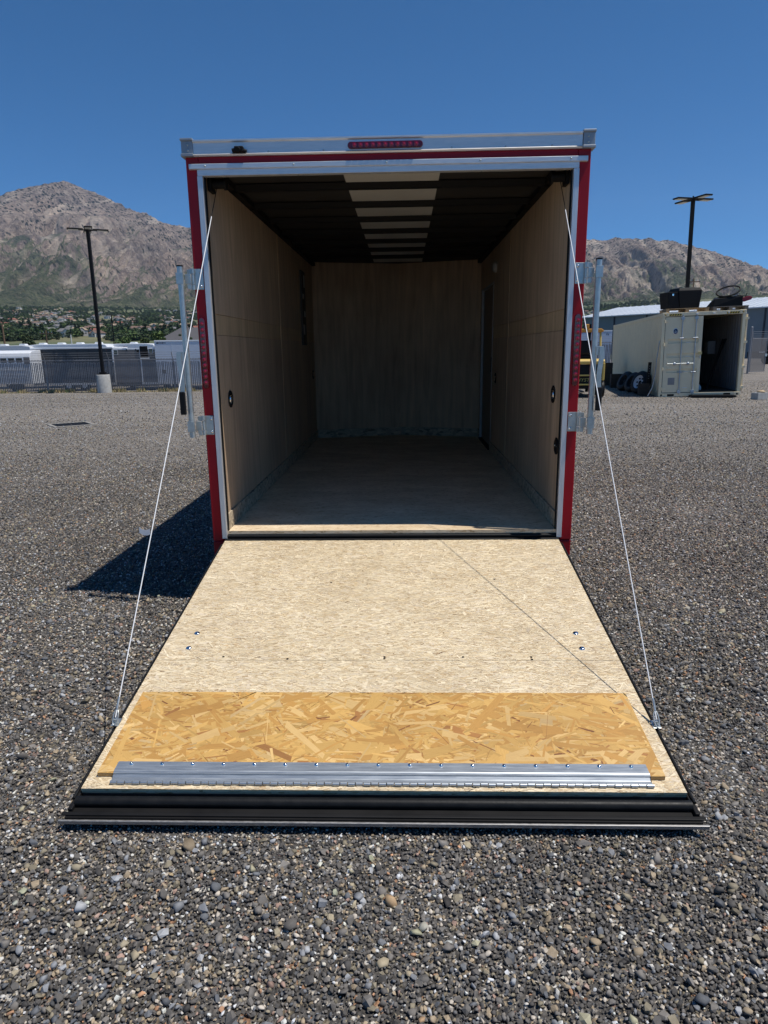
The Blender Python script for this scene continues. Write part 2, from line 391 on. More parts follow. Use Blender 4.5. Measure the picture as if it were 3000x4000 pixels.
ampl = np.clip(T, 0, 1) ** .6 * np.clip((1.02 - T) * 2.6, .0, 1)
relief = (zr - z0)
Z = z0 + relief * prof + ampl * (relief * .50 * sp1 + relief * .26 * sp2) + np.clip(T * 3, 0, 1) * (70 * sp3 + 30 * (fbm(ca / 26, cd / 80, 3, 29) - .5) + 55 * (ridged(ca / 80 + 2, cd / 520 + 4, 4, 33) - .6)) * np.clip((1.12 - T) * 4, .2, 1)
g2 = ridged(ca / 300 + 17, cd / 3000 + 27, 3, 77); g3 = ridged(ca / 105 + 5, cd / 1100 + 2, 3, 78)
gul = ss(.70, .90, g2); gul2 = ss(.74, .92, g3)
Z = Z - ampl * relief * (.11 * gul + .035 * gul2)
cl = np.clip((T - .38) * 4, 0, 1) * np.clip((.98 - T) * 5, 0, 1)    # rock bands
Z = Z + cl * relief * .03 * np.sin(Z / 48 + 7 * q1)
Z = np.maximum(Z, 1.5 + DD * .0575 * (T < .3))
Z = np.where(T < 0, 1.5 + DD * bench_el(DD) - 12, Z)
# ground cover that goes with the relief: bare scree in the gullies, scrub on gentle ground, conifers high up
dzd = np.gradient(Z, axis=0) / np.gradient(DD, axis=0); dza = np.gradient(Z, axis=1) / (np.gradient(A, axis=1) * DD)
steep = np.hypot(dzd, dza)
hrel = (Z - z0) / np.maximum(relief, 1)
nz1 = fbm(ca / 260 + 11, cd / 700 + 13, 5, 81); nz2 = fbm(ca / 60 + 1, cd / 260 + 3, 4, 82)
scr = np.clip(np.maximum(gul, .8 * gul2) * ss(.36, .56, nz2) * ss(.02, .15, T) * 1.4 + .7 * ss(.62, .74, nz1) * ss(.5, .7, nz2) * ss(.1, .3, T), 0, 1)
veg = np.clip(1.52 - 1.15 * hrel * 1.6 + 1.9 * (nz1 - .5) + 1.2 * (nz2 - .5) - .55 * np.clip(steep - .55, -.4, 1.5), 0, 1)
con = np.clip(ss(.40, .75, hrel) * ss(.44, .58, fbm(ca / 190 + 31, cd / 260 + 13, 4, 83) + .25 * ss(.8, 1, T)), 0, 1)
COVER = np.stack([scr, veg, con], -1)
n = N('mountain_side'); P = n.coord((1, 1, 1))
at_ = n.node('ShaderNodeAttribute', attribute_name='cover'); sc_ = n.node('ShaderNodeSeparateColor'); n.l(at_.outputs['Color'], sc_.inputs[0])
mid = n.noise(P, .012, 6, .68, .6); fin_ = n.noise(P, .05, 5, .72)
rock = n.ramp(n.math('ADD', n.math('MULTIPLY', mid, .6), n.math('MULTIPLY', fin_, .4)), [(.33, (.125, .10, .092)), (.45, (.265, .207, .175)), (.54, (.41, .325, .265)), (.66, (.60, .49, .40))])
scrub = n.ramp(fin_, [(.34, (.045, .061, .033)), (.5, (.103, .122, .066)), (.66, (.215, .20, .132))])
vm = n.math('ADD', sc_.outputs[1], n.math('MULTIPLY', n.math('SUBTRACT', fin_, .5), 1.6))
c = n.mix(n.ramp(vm, [(.35, 0), (.65, 1)]), rock, scrub)
c = n.mix(n.math('MULTIPLY', n.math('ADD', sc_.outputs[0], n.math('MULTIPLY', n.math('SUBTRACT', mid, .5), sc_.outputs[0])), .85), c, (.62, .52, .42))
tr = n.vor(P, .034); tm = n.math('MULTIPLY', n.ramp(tr.outputs['Distance'], [(.30, 1), (.42, 0)]), n.ramp(sc_.outputs[2], [(.25, 0), (.6, 1)]))
c = n.mix(tm, c, (.016, .024, .017))
tr2 = n.vor(P, .021); s4 = n.node('ShaderNodeSeparateColor'); n.l(tr2.outputs['Color'], s4.inputs[0])
c = n.mix(n.math('MULTIPLY', n.ramp(tr2.outputs['Distance'], [(.26, 1), (.36, 0)]), n.ramp(s4.outputs[0], [(.72, 0), (.74, .85)])), c, (.022, .032, .02))
c = n.mix(1, c, n.ramp(n.noise(P, .0026, 5, .6, .8), [(.34, (.66, .67, .70)), (.5, (1, 1, 1)), (.66, (1.25, 1.19, 1.14))]), 'MULTIPLY')
n.set(color=c, rough=.95, spec=.1); n.bump(n.math('ADD', fin_, n.math('MULTIPLY', mid, 2.0)), 1.0, 34); MT['mount'] = n.m
mme = grid_mesh('mountain', CAM.x + wx, CAM.y + wy, Z, MT['mount'])
ca_ = mme.attributes.new('cover', 'FLOAT_COLOR', 'POINT'); ca_.data.foreach_set('color', np.concatenate([COVER.reshape(-1, 3), np.ones((COVER.shape[0] * COVER.shape[1], 1))], 1).astype(np.float32).ravel())
link('mountain', mme, kind='structure')

# ================================================================== the open cargo trailer
TR = empty('cargo_trailer', (0, 0, 0), label='red enclosed cargo trailer with its rear ramp door lowered onto the gravel', cat='trailer')
ZF, ZC, LW, XI, NOSE = .445, 2.462, 4.42, .985, .28
XO = 1.067
# outer shell: two side skins, two nose skins, roof, belly
for s in (-1, 1): MB().box(min(s * 1.012, s * 1.060), max(s * 1.012, s * 1.060), .055, LW + .06, .36, 2.50).build('outer_wall', MT['red'], TR)
for s in (-1, 1):
    b = MB().prism([(s * 1.012, LW + .062, .36), (s * 1.06, LW + .062, .36), (0, LW + NOSE + .12, .36), (0, LW + NOSE + .06, .36)], (0, 0, 2.14))
    b.build('nose_wall', MT['red'], TR)
b = MB().prism([(-1.065, .03, 2.506), (1.065, .03, 2.506), (1.065, LW + .06, 2.506), (0, LW + NOSE + .12, 2.506), (-1.065, LW + .06, 2.506)], (0, 0, .03))
b.build('roof', MT['alu'], TR)
b = MB().box(-1.0, 1.0, .06, LW, .31, .358)
for k in range(8): b.box(-1.0, 1.0, .3 + k * .55, .35 + k * .55, .26, .309)
b.build('underframe', MT['blacksteel'], TR)
# red rear frame: two posts and a head member
b = MB()
for s in (-1, 1): b.box(min(s * 1.0, s * XO), max(s * 1.0, s * XO), 0, .052, .385, 2.50)
b.box(-1.0, 1.0, 0, .052, 2.44, 2.499)
b.build('rear_frame', MT['red'], TR, bevel=.006)
for s in (-1, 1): MB().box(min(s * 1.0, s * XO), max(s * 1.0, s * XO), .002, .05, .285, .383).build('frame_foot', MT['red'], TR, bevel=.006)
# rear cross member and hinge under the sill
b = MB().box(-.999, .999, .012, .075, .31, .395); b.build('rear_crossmember', MT['blacksteel'], TR, bevel=.005)
b = MB().cyl((-.99, -.008, .388), (.99, -.008, .388), .013, n=12); b.build('ramp_hinge_rod', MT['blacksteel'], TR)
b = MB().tube([(-.985, .006, .412), (0, .004, .413), (.985, .006, .412)], .011, 10); b.build('sill_seal', MT['black'], TR)
# top rail with lips, corner caps and fixings
b = MB()
prof = [(.05, 2.496), (-.012, 2.496), (-.020, 2.503), (-.012, 2.510), (-.012, 2.560), (-.021, 2.566), (-.021, 2.574), (.05, 2.580)]
b.prism([(-1.018, y, z) for y, z in prof], (2.034, 0, 0)); b.build('top_rail', MT['alu'], TR)
for s in (-1, 1):
    b = MB(); x0, x1 = sorted((s * 1.016, s * 1.083))
    b.box(x0, x1, -.026, .05, 2.494, 2.509); b.box(x0 + .003, x1 - .003, -.018, .05, 2.507, 2.572); b.box(x0, x1, -.026, .05, 2.570, 2.583)
    cp = b.build('corner_cap', MT['cap'], TR, bevel=.003)
    for z in (2.525, 2.552): MB().dome((s * 1.045, -.018, z), .006, .004, (0, -1, 0)).build('screw', MT['zinc'], cp)
scr = MB().dome((0, 0, 0), .0055, .004, (0, -1, 0)).mesh('screw', MT['zinc'])
rail_o = [o for o in TR.children if o.name.startswith('top_rail')][0]
for x in (-.62, -.33, .34, .62, .86): link('screw', scr, rail_o, (x, -.0125, 2.512))
# header trim (two steps) and jamb trims in aluminium
b = MB().prism([(-1.047, 0, 2.463), (-1.047, -.018, 2.459), (-1.047, -.018, 2.434), (-1.047, 0, 2.432)], (2.095, 0, 0))
b.box(-1.006, 1.006, -.010, .03, 2.402, 2.4335)
hd = b.build('header_trim', MT['alu'], TR, bevel=.002)
for x in (-.96, -.49, 0, .49, .96): link('screw', scr, hd, (x, -.018, 2.447))
for x in (-.95, -.47, .02, .5, .94): link('screw', scr, hd, (x, .006, 2.4012), (R(90), 0, 0))
for s in (-1, 1):
    b = MB(); x0, x1 = sorted((s * .979, s * 1.008)); b.box(x0, x1, -.010, .035, .402, 2.4015)
    jt = b.build('jamb_trim', MT['alu_v'], TR, bevel=.002)
    for z in (.62, 1.0, 1.47, 1.94, 2.32):
        link('screw', scr, jt, (s * .9788, .012, z), (0, 0, R(-90 if s < 0 else 90)))
    # rubber door seal along the inner side of the jamb
    MB().box(min(s * .972, s * .9785), max(s * .972, s * .9785), .013, .034, .405, 2.40).build('jamb_seal', MT['black'], TR)
# floor, sill edge
b = MB().prism([(-XI - .02, .012, ZF), (XI + .02, .012, ZF), (XI + .02, LW, ZF), (0, LW + NOSE, ZF), (-XI - .02, LW, ZF)], (0, 0, -.02))
b.build('floor', MT['floor'], TR)
b = MB().box(-XI, XI, .0125, .06, .397, .4245); b.build('sill', simple('sill_edge', (.10, .095, .085), .8, 0, .4, 30), TR)
# interior wall sheets: three per side, a band between the upper and lower sheets, skirting
SEAM = 2.2
for s in (-1, 1):
    ends = [(.036, SEAM - .002), (SEAM + .002, 3.24 if s > 0 else LW)]
    if s > 0: ends.append((4.27, LW))
    for k, (y0, y1) in enumerate(ends):
        x0, x1 = sorted((s * XI, s * (XI + .012)))
        MB().box(x0, x1, y0, y1, ZF + .1, 1.585).build('wall_sheet', MT['ply'], TR)
        MB().box(x0, x1, y0, y1, 1.703, ZC).build('wall_sheet', MT['ply2' if k == 0 else 'ply'], TR)
        x0, x1 = sorted((s * (XI + .003), s * (XI + .012)))
        MB().box(x0, x1, y0, y1, 1.587, 1.701).build('wall_band', MT['plyband'], TR)
        x0, x1 = sorted((s * (XI - .012), s * (XI + .012)))
        MB().box(x0, x1, y0, y1, ZF + .001, ZF + .099).build('skirting', MT['kick'], TR)
    # seam cover strip
    x0, x1 = sorted((s * (XI - .003), s * (XI + .012)))
    MB().box(x0, x1, SEAM - .016, SEAM + .016, ZF + .1, ZC).build('seam_strip', MT['plyband'], TR)
for s in (-1, 1):
    b = MB(); p0 = Vector((s * XI, LW, 0)); p1 = Vector((.03, LW + NOSE - .012, 0)); d = Vector((0, .012, 0))
    b.prism([(p0.x, p0.y, ZF + .1), (p1.x, p1.y, ZF + .1), (p1.x, p1.y + .012, ZF + .1), (p0.x, p0.y + .012, ZF + .1)], (0, 0, ZC + .029 - ZF - .1))
    b.build('front_wall_sheet', MT['ply' if s < 0 else 'ply2'], TR)
    b = MB(); b.prism([(p0.x, p0.y - .014, ZF + .001), (p1.x, p1.y - .014, ZF + .001), (p1.x, p1.y + .01, ZF + .001), (p0.x, p0.y + .01, ZF + .001)], (0, 0, .098))
    b.build('skirting', MT['kick'], TR)
# side door on the right wall: recessed dark leaf, pale metal frame, threshold
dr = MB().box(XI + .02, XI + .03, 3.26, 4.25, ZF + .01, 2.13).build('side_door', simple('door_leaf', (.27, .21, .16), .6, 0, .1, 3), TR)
b = MB()
b.box(XI - .008, XI + .019, 4.225, 4.262, ZF + .001, 2.14); b.box(XI - .004, XI + .019, 3.245, 3.262, ZF + .001, 2.14); b.box(XI - .004, XI + .019, 3.263, 4.224, 2.12, 2.139)
b.build('door_frame', simple('door_frame_grey', (.38, .37, .36), .5, .3, .1, 6), dr, bevel=.002)
MB().box(XI - .02, XI + .019, 3.263, 4.224, ZF + .001, ZF + .02).build('threshold', MT['blacksteel'], dr)
MB().box(XI + .012, XI + .019, 3.36, 3.46, 1.25, 1.40).build('door_latch', MT['blackpl'], dr, bevel=.003)
MB().box(XI, XI + .03, 3.24, 4.27, 2.141, ZC).build('wall_sheet', MT['ply'], TR)
# ceiling: dark liner, pale centre strip, black roof bows
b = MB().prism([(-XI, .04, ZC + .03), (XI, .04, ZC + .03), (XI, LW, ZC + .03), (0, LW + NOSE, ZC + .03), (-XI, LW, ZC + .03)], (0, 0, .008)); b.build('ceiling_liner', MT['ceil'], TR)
MB().box(-.26, .30, .045, LW + .05, ZC + .022, ZC + .0285).build('ceiling_strip', MT['ceilpale'], TR)
for k in range(8):
    y = .60 + k * .545
    if y > LW - .1: break
    b = MB().prism([(-XI, y - .034, ZC + .0215), (-XI, y - .022, ZC - .012), (-XI, y + .022, ZC - .012), (-XI, y + .034, ZC + .0215)], (2 * XI, 0, 0))
    b.build('roof_bow', MT['blacksteel'], TR)
for s in (-1, 1):
    x0, x1 = sorted((s * (XI - .045), s * (XI - .001)))
    MB().box(x0, x1, .18, LW, ZC - .012, ZC + .02).build('ceiling_rail', MT['blacksteel'], TR)
b = MB().box(-.24, .27, .037, .05, ZC - .004, ZC + .02); b.build('ceiling_clip_strip', MT['ceilpale'], TR)
for x in (-.16, .06): MB().dome((x, .05, 2.4385), .012, .014, (0, -.5, -1)).build('marker_lamp', simple('amber_lens', (.5, .12, .03), .2, 0, .1, 5), TR)
# fittings on the walls
def fitting(x, y, z, r, chrome):
    s = 1 if x > 0 else -1
    f = MB().lathe([(r, 0), (r, -s * .006), (r * .8, -s * .009), (r * .74, -s * .004), (0, -s * .004)], (x, y, z), 'X', 20).build('round_fitting', MT['blackpl'], TR)
    if chrome:
        MB().lathe([(r * .55, -s * .004), (r * .5, -s * .010), (r * .2, -s * .016), (0, -s * .017)], (x, y, z), 'X', 16).build('ring', MT['chrome'], f)
    else:
        for dy in (-.55, .55): MB().dome((x - s * .004, y + dy * r, z), .005, .004, (-s, 0, 0)).build('screw', MT['zinc'], f)
fitting(-XI, .296, 1.209, .052, True); fitting(XI, .27, 1.218, .052, True); fitting(XI, .125, .925, .05, False)
fitting(XI, 2.94, 1.206, .05, True); fitting(-XI, 4.2, 1.22, .05, True)
lamp = MB().lathe([(.052, 0), (.05, -.02), (.035, -.034), (0, -.037)], (XI, 3.08, 2.257), 'X', 20).build('wall_lamp', simple('lamp_shade', (.42, .4, .36), .4, 0, .03, 3), TR)
pn = MB().box(-XI, -XI + .02, 3.42, 3.66, 1.55, 2.30).build('control_board', simple('control_board', (.05, .045, .045), .6, 0, .3, 10), TR, bevel=.003)
for y0, z0, h in ((3.46, 1.66, .10), (3.54, 1.84, .06), (3.46, 2.02, .05), (3.55, 2.14, .12)): MB().box(-XI + .02, -XI + .024, y0, y0 + .07, z0, z0 + h).build('notice', simple('paper', (.5, .48, .45), .8, 0, .05, 5), pn)
# spool brackets that carry the ramp cables
for s in (-1, 1):
    b = MB().box(min(s * .98, s * .962), max(s * .98, s * .962), .085, .18, 2.35, 2.43)
    b.cyl((s * .961, .13, 2.392), (s * .90, .13, 2.392), .026, n=16); b.cyl((s * .899, .13, 2.392), (s * .885, .13, 2.392), .034, n=16)
    b.build('cable_spool', MT['blacksteel'], TR)

# marker lights: red lens with a row of lamps
def led_bar(name, c, length, vertical, nled):
    r = .0175; L2 = length / 2 - r; pts = []
    for k in range(24):
        t = 2 * math.pi * k / 24; px, pz = r * math.cos(t), r * math.sin(t)
        if vertical: pts.append((c[0] + px, c[1], c[2] + pz + (L2 if math.sin(t) >= 0 else -L2)))
        else: pts.append((c[0] + px + (L2 if math.cos(t) >= 0 else -L2), c[1], c[2] + pz))
    o = MB().prism(pts, (0, -.010, 0)).build(name, MT['lens'], TR, bevel=.004)
    led = MB().lathe([(.0125, 0), (.0125, -.003), (.010, -.001), (.006, -.005), (0, -.0065)], (0, 0, 0), 'Y', 14).mesh('led', MT['led'])
    for k in range(nled):
        t = (k - (nled - 1) / 2) * (length - .07) / (nled - 1)
        link('led', led, o, (c[0], c[1] - .0102, c[2] + t) if vertical else (c[0] + t, c[1] - .0102, c[2]))
    return o
led_bar('tail_light', (-1.040, 0, 1.484), .392, True, 11); led_bar('tail_light', (1.0405, 0, 1.476), .392, True, 11)
led_bar('high_brake_light', (-.006, -.0125, 2.532), .393, False, 11)
# rear-view camera on the rail
bk = MB().box(-.795, -.748, -.040, -.0125, 2.508, 2.536).build('rear_camera', MT['blackpl'], TR, bevel=.004)
MB().cyl((-.772, -.040, 2.52), (-.772, -.058, 2.514), .011, n=14).build('camera_eye', MT['blacksteel'], bk)
MB().cyl((-.795, -.02, 2.52), (-.809, -.02, 2.517), .012, n=12).build('camera_knob', MT['blackpl'], bk)
MB().cyl((-.748, -.02, 2.516), (-.735, -.02, 2.512), .010, n=12).build('camera_knob', MT['blackpl'], bk)

# bar latches, swung open, one on each post
def latch(s):
    X = lambda x: s * x
    def bx(b, x0, x1, *a): return b.box(min(X(x0), X(x1)), max(X(x0), X(x1)), *a)
    bar = MB().cyl((X(1.122), -.062, 1.018), (X(1.122), -.062, 1.942), .0165, n=16).build('latch_bar', MT['zinc'], TR)
    MB().cyl((X(1.122), -.062, 1.9425), (X(1.122), -.062, 1.949), .0175, n=16).build('end_plug', MT['black'], bar)
    for z0, z1 in ((1.826, 1.936), (1.026, 1.136)):
        pl = bx(MB(), 1.013, 1.064, -.006, -.0005, z0, z1).build('latch_bracket', MT['zinc'], TR, bevel=.005)
        for z in (z0 + .018, z1 - .018): MB().dome((X(1.026), -.006, z), .0085, .006, (0, -1, 0), 8).build('bolt', MT['chrome'], pl)
        b = MB()
        b.cyl((X(1.068), -.016, z1), (X(1.068), -.016, z1 - .026), .011, n=12); b.cyl((X(1.068), -.016, z0), (X(1.068), -.016, z0 + .026), .011, n=12)
        b.cyl((X(1.068), -.016, z0 + .03), (X(1.068), -.016, z1 - .03), .0085, n=12)
        b.build('hinge_barrel', MT['zinc'], pl)
        b = MB(); zc = (z0 + z1) / 2
        bx(b, 1.074, 1.106, -.040, -.035, zc - .026, zc + .026)
        b.prism([(X(1.0745), -.036, zc - .054), (X(1.092), -.036, zc - .054), (X(1.098), -.036, zc - .027), (X(1.0745), -.036, zc - .027)], (0, -.004, 0))
        b.prism([(X(1.0745), -.010, zc + .0265), (X(1.1), -.010, zc + .0265), (X(1.1), -.010, zc + .052), (X(1.0745), -.010, zc + .054)], (0, -.004, 0))
        b.build('keeper', MT['zinc'], pl, bevel=.0015)
        b = MB(); bx(b, 1.1035, 1.1415, -.082, -.079, zc - .03, zc + .03); bx(b, 1.1385, 1.1415, -.078, -.042, zc - .03, zc + .03)
        b.build('keeper_clip', MT['zinc'], bar, bevel=.001)
    b = MB(); bx(b, 1.128, 1.168, -.084, -.0815, 1.448, 1.496); bx(b, 1.1655, 1.1685, -.081, -.052, 1.448, 1.496)
    br = b.build('handle_bracket', MT['zinc'], bar, bevel=.003)
    MB().dome((X(1.151), -.084, 1.473), .008, .006, (0, -1, 0), 8).build('handle_bolt', MT['chrome'], bar)
    # flat lever with a gentle S, then the rubber grip
    b = MB(); zs = [1.49, 1.44, 1.39, 1.34, 1.29, 1.262]; xs_ = [1.156, 1.158, 1.152, 1.148, 1.150, 1.153]
    for k in range(5):
        for hw in (.013,):
            a0, a1 = X(xs_[k] - hw), X(xs_[k] + hw); c0, c1 = X(xs_[k + 1] - hw), X(xs_[k + 1] + hw)
            y0, y1 = -.088, -.094
            b.add([(a0, y0, zs[k]), (a1, y0, zs[k]), (c1, y0, zs[k + 1]), (c0, y0, zs[k + 1]), (a0, y1, zs[k]), (a1, y1, zs[k]), (c1, y1, zs[k + 1]), (c0, y1, zs[k + 1])],
                  [(0, 1, 2, 3), (4, 7, 6, 5), (0, 4, 5, 1), (2, 6, 7, 3), (1, 5, 6, 2), (0, 3, 7, 4)])
    b.build('lever', MT['zinc'], bar)
    bx(MB(), 1.139, 1.170, -.102, -.080, 1.150, 1.278).build('grip', MT['black'], bar, bevel=.005)
latch(-1); latch(1)

# ---- ramp door: local frame of the part = hinge line, local -y runs down the slope, z is its face normal
TH = math.atan2(.300, 1.937)
RD = MB().box(-1.006, 1.006, -2.052, -.012, -.052, -.030).build('ramp_door', MT['blacksteel'], TR)
RD.location = (0, -.03, .396); RD.rotation_euler = (TH, 0, 0)
RM = Matrix.Translation((0, -.03, .396)) @ Matrix.Rotation(TH, 4, 'X')
MB().box(-.987, .987, -1.228, -.004, -.018, 0).build('board', MT['deck'], RD)
MB().box(-.987, .987, -1.960, -1.2295, -.018, 0).build('board', MT['deck'], RD)
MB().box(-.986, .986, -1.9595, -.006, -.0295, -.0185).build('board_edge', simple('board_edge_dark', (.055, .05, .045), .8, 0, .4, 30), RD)
# black frame round the board, bulb seals, bright edge trim
b = MB()
for s in (-1, 1): b.box(min(s * .989, s * 1.004), max(s * .989, s * 1.004), -2.03, -.02, -.030, -.016)
b.box(-1.02, 1.02, -2.046, -2.031, -.0302, -.024)
b.build('door_frame', MT['blacksteel'], RD, bevel=.003)
MB().tube([(-.99, -1.994, -.020), (0, -1.9935, -.020), (.99, -1.994, -.020)], .017, 14).build('bulb_seal', MT['black'], RD)
for s in (-1, 1): MB().tube([(s * 1.001, -1.99, -.013), (s * 1.000, -1.0, -.013), (s * 1.001, -.03, -.013)], .0055, 8).build('side_seal', MT['black'], RD)
MB().box(-1.026, 1.026, -2.060, -2.0525, -.0505, -.036).build('edge_trim', simple('dull_edge_trim', (.30, .29, .28), .5, .6, .3, 30, stretch=(2, 8, 8)), RD, bevel=.002)
# folding flap, lying back on the ramp
MB().box(-.953, .935, -1.907, -1.470, .0015, .016).build('flap', MT['flapcore'], RD, bevel=.001)
# wood strands: every flake of the flap and of the deck a sliver of its own
def strands(name, NS, x0, x1, y0, y1, z0, dz, lmed, wmed, lsd, wsd, asd, pal, seed):
    r = np.random.default_rng(seed); cx_ = r.uniform(x0 - .01, x1 + .01, NS); cy_ = r.uniform(y0 - .008, y1 + .008, NS)
    ln = np.clip(r.lognormal(math.log(lmed), lsd, NS), lmed * .2, lmed * 2.6); wd = np.clip(r.lognormal(math.log(wmed), wsd, NS), wmed * .25, wmed * 3.6)
    an = r.normal(0, R(asd), NS) + np.where(r.random(NS) < .18, r.uniform(-1.2, 1.2, NS), 0)
    pw_ = np.array([q_[1] for q_ in pal]); k_ = r.choice(len(pal), NS, p=pw_ / pw_.sum()); thin = np.array([q_[2] for q_ in pal])[k_]
    wd *= thin; ln *= np.where(thin < .9, .65, 1); cols = np.array([q_[0] for q_ in pal])[k_] * r.normal(1, .09, (NS, 1))
    ux, uy = np.cos(an), np.sin(an); vx, vy = -uy, ux; off = r.uniform(-.35, .35, (NS, 4)); h0 = z0 + dz * np.arange(NS) / NS
    Vq = np.zeros((NS, 4, 3)); UVq = np.zeros((NS, 4, 2)); ru = r.uniform(0, 9, NS); rv = r.uniform(0, 9, NS)
    for k, (su, sv) in enumerate(((-1, -1), (1, -1), (1, 1), (-1, 1))):
        uu = su * ln / 2 * (1 + .5 * off[:, k]); v2_ = sv * wd / 2 * (1 + 1.5 * off[:, k])
        Vq[:, k, 0] = np.clip(cx_ + ux * uu + vx * v2_, x0, x1); Vq[:, k, 1] = np.clip(cy_ + uy * uu + vy * v2_, y0, y1); Vq[:, k, 2] = h0
        UVq[:, k, 0] = uu + ru; UVq[:, k, 1] = v2_ + rv
    return link(name, quads_mesh(name, Vq, MT['strand'], np.clip(cols, 0, 1), UVq), RD, kind='stuff')
strands('wood_strands', 6400, -.953, .935, -1.907, -1.470, .0162, .0012, .088, .0105, .55, .75, 36,
        [((.57, .34, .10), 42, 1), ((.49, .262, .068), 26, 1), ((.645, .42, .162), 20, 1), ((.23, .095, .03), 5, .28), ((.38, .175, .05), 9, .5), ((.53, .36, .16), 2, 1.2)], 5)  # thin dark slivers also put the strands' edge shadow into the colour
DP = [((.72, .59, .385), 34, 1), ((.79, .67, .47), 26, 1), ((.63, .485, .29), 15, 1), ((.54, .39, .225), 7, .8), ((.36, .235, .125), 4, .5), ((.66, .55, .40), 10, 1.2), ((.19, .11, .06), .9, .5)]
strands('deck_strands', 52000, -.987, .987, -1.228, -.004, .0001, .0010, .025, .0031, .55, .55, 21, DP, 6)
strands('deck_strands', 30000, -.987, .987, -1.960, -1.2295, .0001, .0010, .025, .0031, .55, .55, 21, DP, 7)
# galvanised hinge along the flap: stepped leaf, knuckles, screws
hp = [(-1.856, .0205), (-1.897, .0205), (-1.900, .0195), (-1.9165, .0075), (-1.920, .0068), (-1.931, .0068), (-1.931, .003), (-1.9165, .003), (-1.9085, .0125), (-1.9083, .0176), (-1.856, .0176)]
fh = MB().prism([(-.898, y, z) for y, z in hp], (1.784, 0, 0)).build('flap_hinge', MT['galv'], RD)
kn = MB().cyl((-.0112, 0, 0), (.0112, 0, 0), .0062, n=10).mesh('hinge_knuckle', MT['galv'])
for k in range(70):
    link('hinge_knuckle', kn, RD, (-.886 + k * .02555, -1.9365 - (.0022 if k % 2 else 0), .0068 if k % 2 else .0062))
sc2 = MB().dome((0, 0, 0), .0075, .0055, (0, 0, 1), 12).mesh('screw', MT['chrome'])
for k in range(17): link('screw', sc2, RD, (-.850 + k * (1.685 / 16), -1.8665, .0205))
bolt = MB().lathe([(.013, 0), (.0125, .003), (.008, .0055), (0, .006)], (0, 0, 0), 'Z', 16).mesh('bolt', MT['chrome'])
for x, s_ in ((-.867, 1.019), (-.870, 1.139), (.850, 1.019), (.849, 1.141)): link('bolt', bolt, RD, (x, -s_, .0012))
dk = MB().lathe([(.0055, .0012), (0, .0012)], (0, 0, 0), 'Z', 10).mesh('sunk_screw', MT['blacksteel'])
for x, s_ in ((-.70, 1.205), (-.42, 1.22), (-.005, 1.205), (-.005, 1.228 - .01), (.33, 1.205), (.62, 1.205), (.62, 1.222), (-.85, 1.90), (.55, .50), (-.3, .53), (.02, .06), (.92, 1.60)): link('sunk_screw', dk, RD, (x, -s_, .0003))
for s in (-1, 1):
    MB().box(min(s * .982, s * 1.012), max(s * .982, s * 1.012), -1.655, -1.612, .0015, .004).cyl((s * .998, -1.632, .004), (s * .998, -1.632, .018), .009, n=6).build('cable_anchor', MT['zinc'], RD, bevel=.001)
# cables with end sleeves
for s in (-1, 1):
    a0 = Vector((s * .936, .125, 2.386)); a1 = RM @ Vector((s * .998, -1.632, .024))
    pts = [a0.lerp(a1, k / 24) - Vector((0, 0, .012 * math.sin(math.pi * k / 24))) for k in range(25)]; bare, pts = pts[:3], pts[2:]  # splits off the top piece that gets the shade colour
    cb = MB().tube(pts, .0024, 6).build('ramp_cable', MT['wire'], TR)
    MB().tube(bare, .0022, 6).build('bare_cable_end', MT['blacksteel'], cb)  # top of the cable made black: the roof's shade put into its colour
    d = (a0 - a1).normalized()
    MB().cyl(a1 + d * .03, a1 + d * .075, .0045, n=10).build('cable_sleeve', MT['zinc'], cb)
    MB().tube([a1 + d * .03 * math.cos(t) + Vector((0, 0, .0)) + d.cross(Vector((0, 1, 0))).normalized() * 0.009 * math.sin(t) for t in [k * 2 * math.pi / 12 for k in range(12)]], .0025, 6, closed=True).build('cable_loop', MT['zinc'], cb)
    if s < 0:
        p = a0.lerp(a1, .735); vs = []
        for k in range(6): vs += [p + Vector((-.002 - .009 * k, -.004, .012 + .0022 * (k - 2) ** 2 * .6)), p + Vector((-.002 - .009 * k, -.004, -.012 + .0022 * (k - 2) ** 2 * .6))]
        tg = MB().add(vs, [(2 * k, 2 * k + 1, 2 * k + 3, 2 * k + 2) for k in range(5)]); o = tg.build('paper_tag', MT['white'], cb)
        o.modifiers.new('solid', 'SOLIDIFY').thickness = .0008
# wheels under the body
for s in (-1, 1):
    for y in (2.25, 3.05):
        wh = MB().lathe([(.19, -.10), (.30, -.105), (.335, -.07), (.335, .07), (.30, .105), (.19, .10)], (s * 1.19, y, .335), 'X', 28).build('wheel', MT['black'], TR)
        MB().lathe([(.19, -.07), (.16, -.02), (.05, s * .02), (0, s * .02)], (s * 1.19, y, .335), 'X', 20).lathe([(.195, -.09), (.185, 0), (.195, .09)], (s * 1.19, y, .335), 'X', 20).build('rim', MT['alu'], wh)
    pts = [(s * 1.08, 1.80, .40), (s * 1.08, 1.98, .74), (s * 1.08, 3.32, .74), (s * 1.08, 3.50, .40), (s * 1.08, 3.47, .40), (s * 1.08, 3.30, .72), (s * 1.08, 2.0, .72), (s * 1.08, 1.83, .40)]
    MB().prism(pts, (s * .25, 0, 0)).build('fender', MT['alu'], TR)
for y in (2.25, 3.05): MB().cyl((-1.18, y, .33), (1.18, y, .33), .04, n=10).build('axle', MT['blacksteel'], TR)
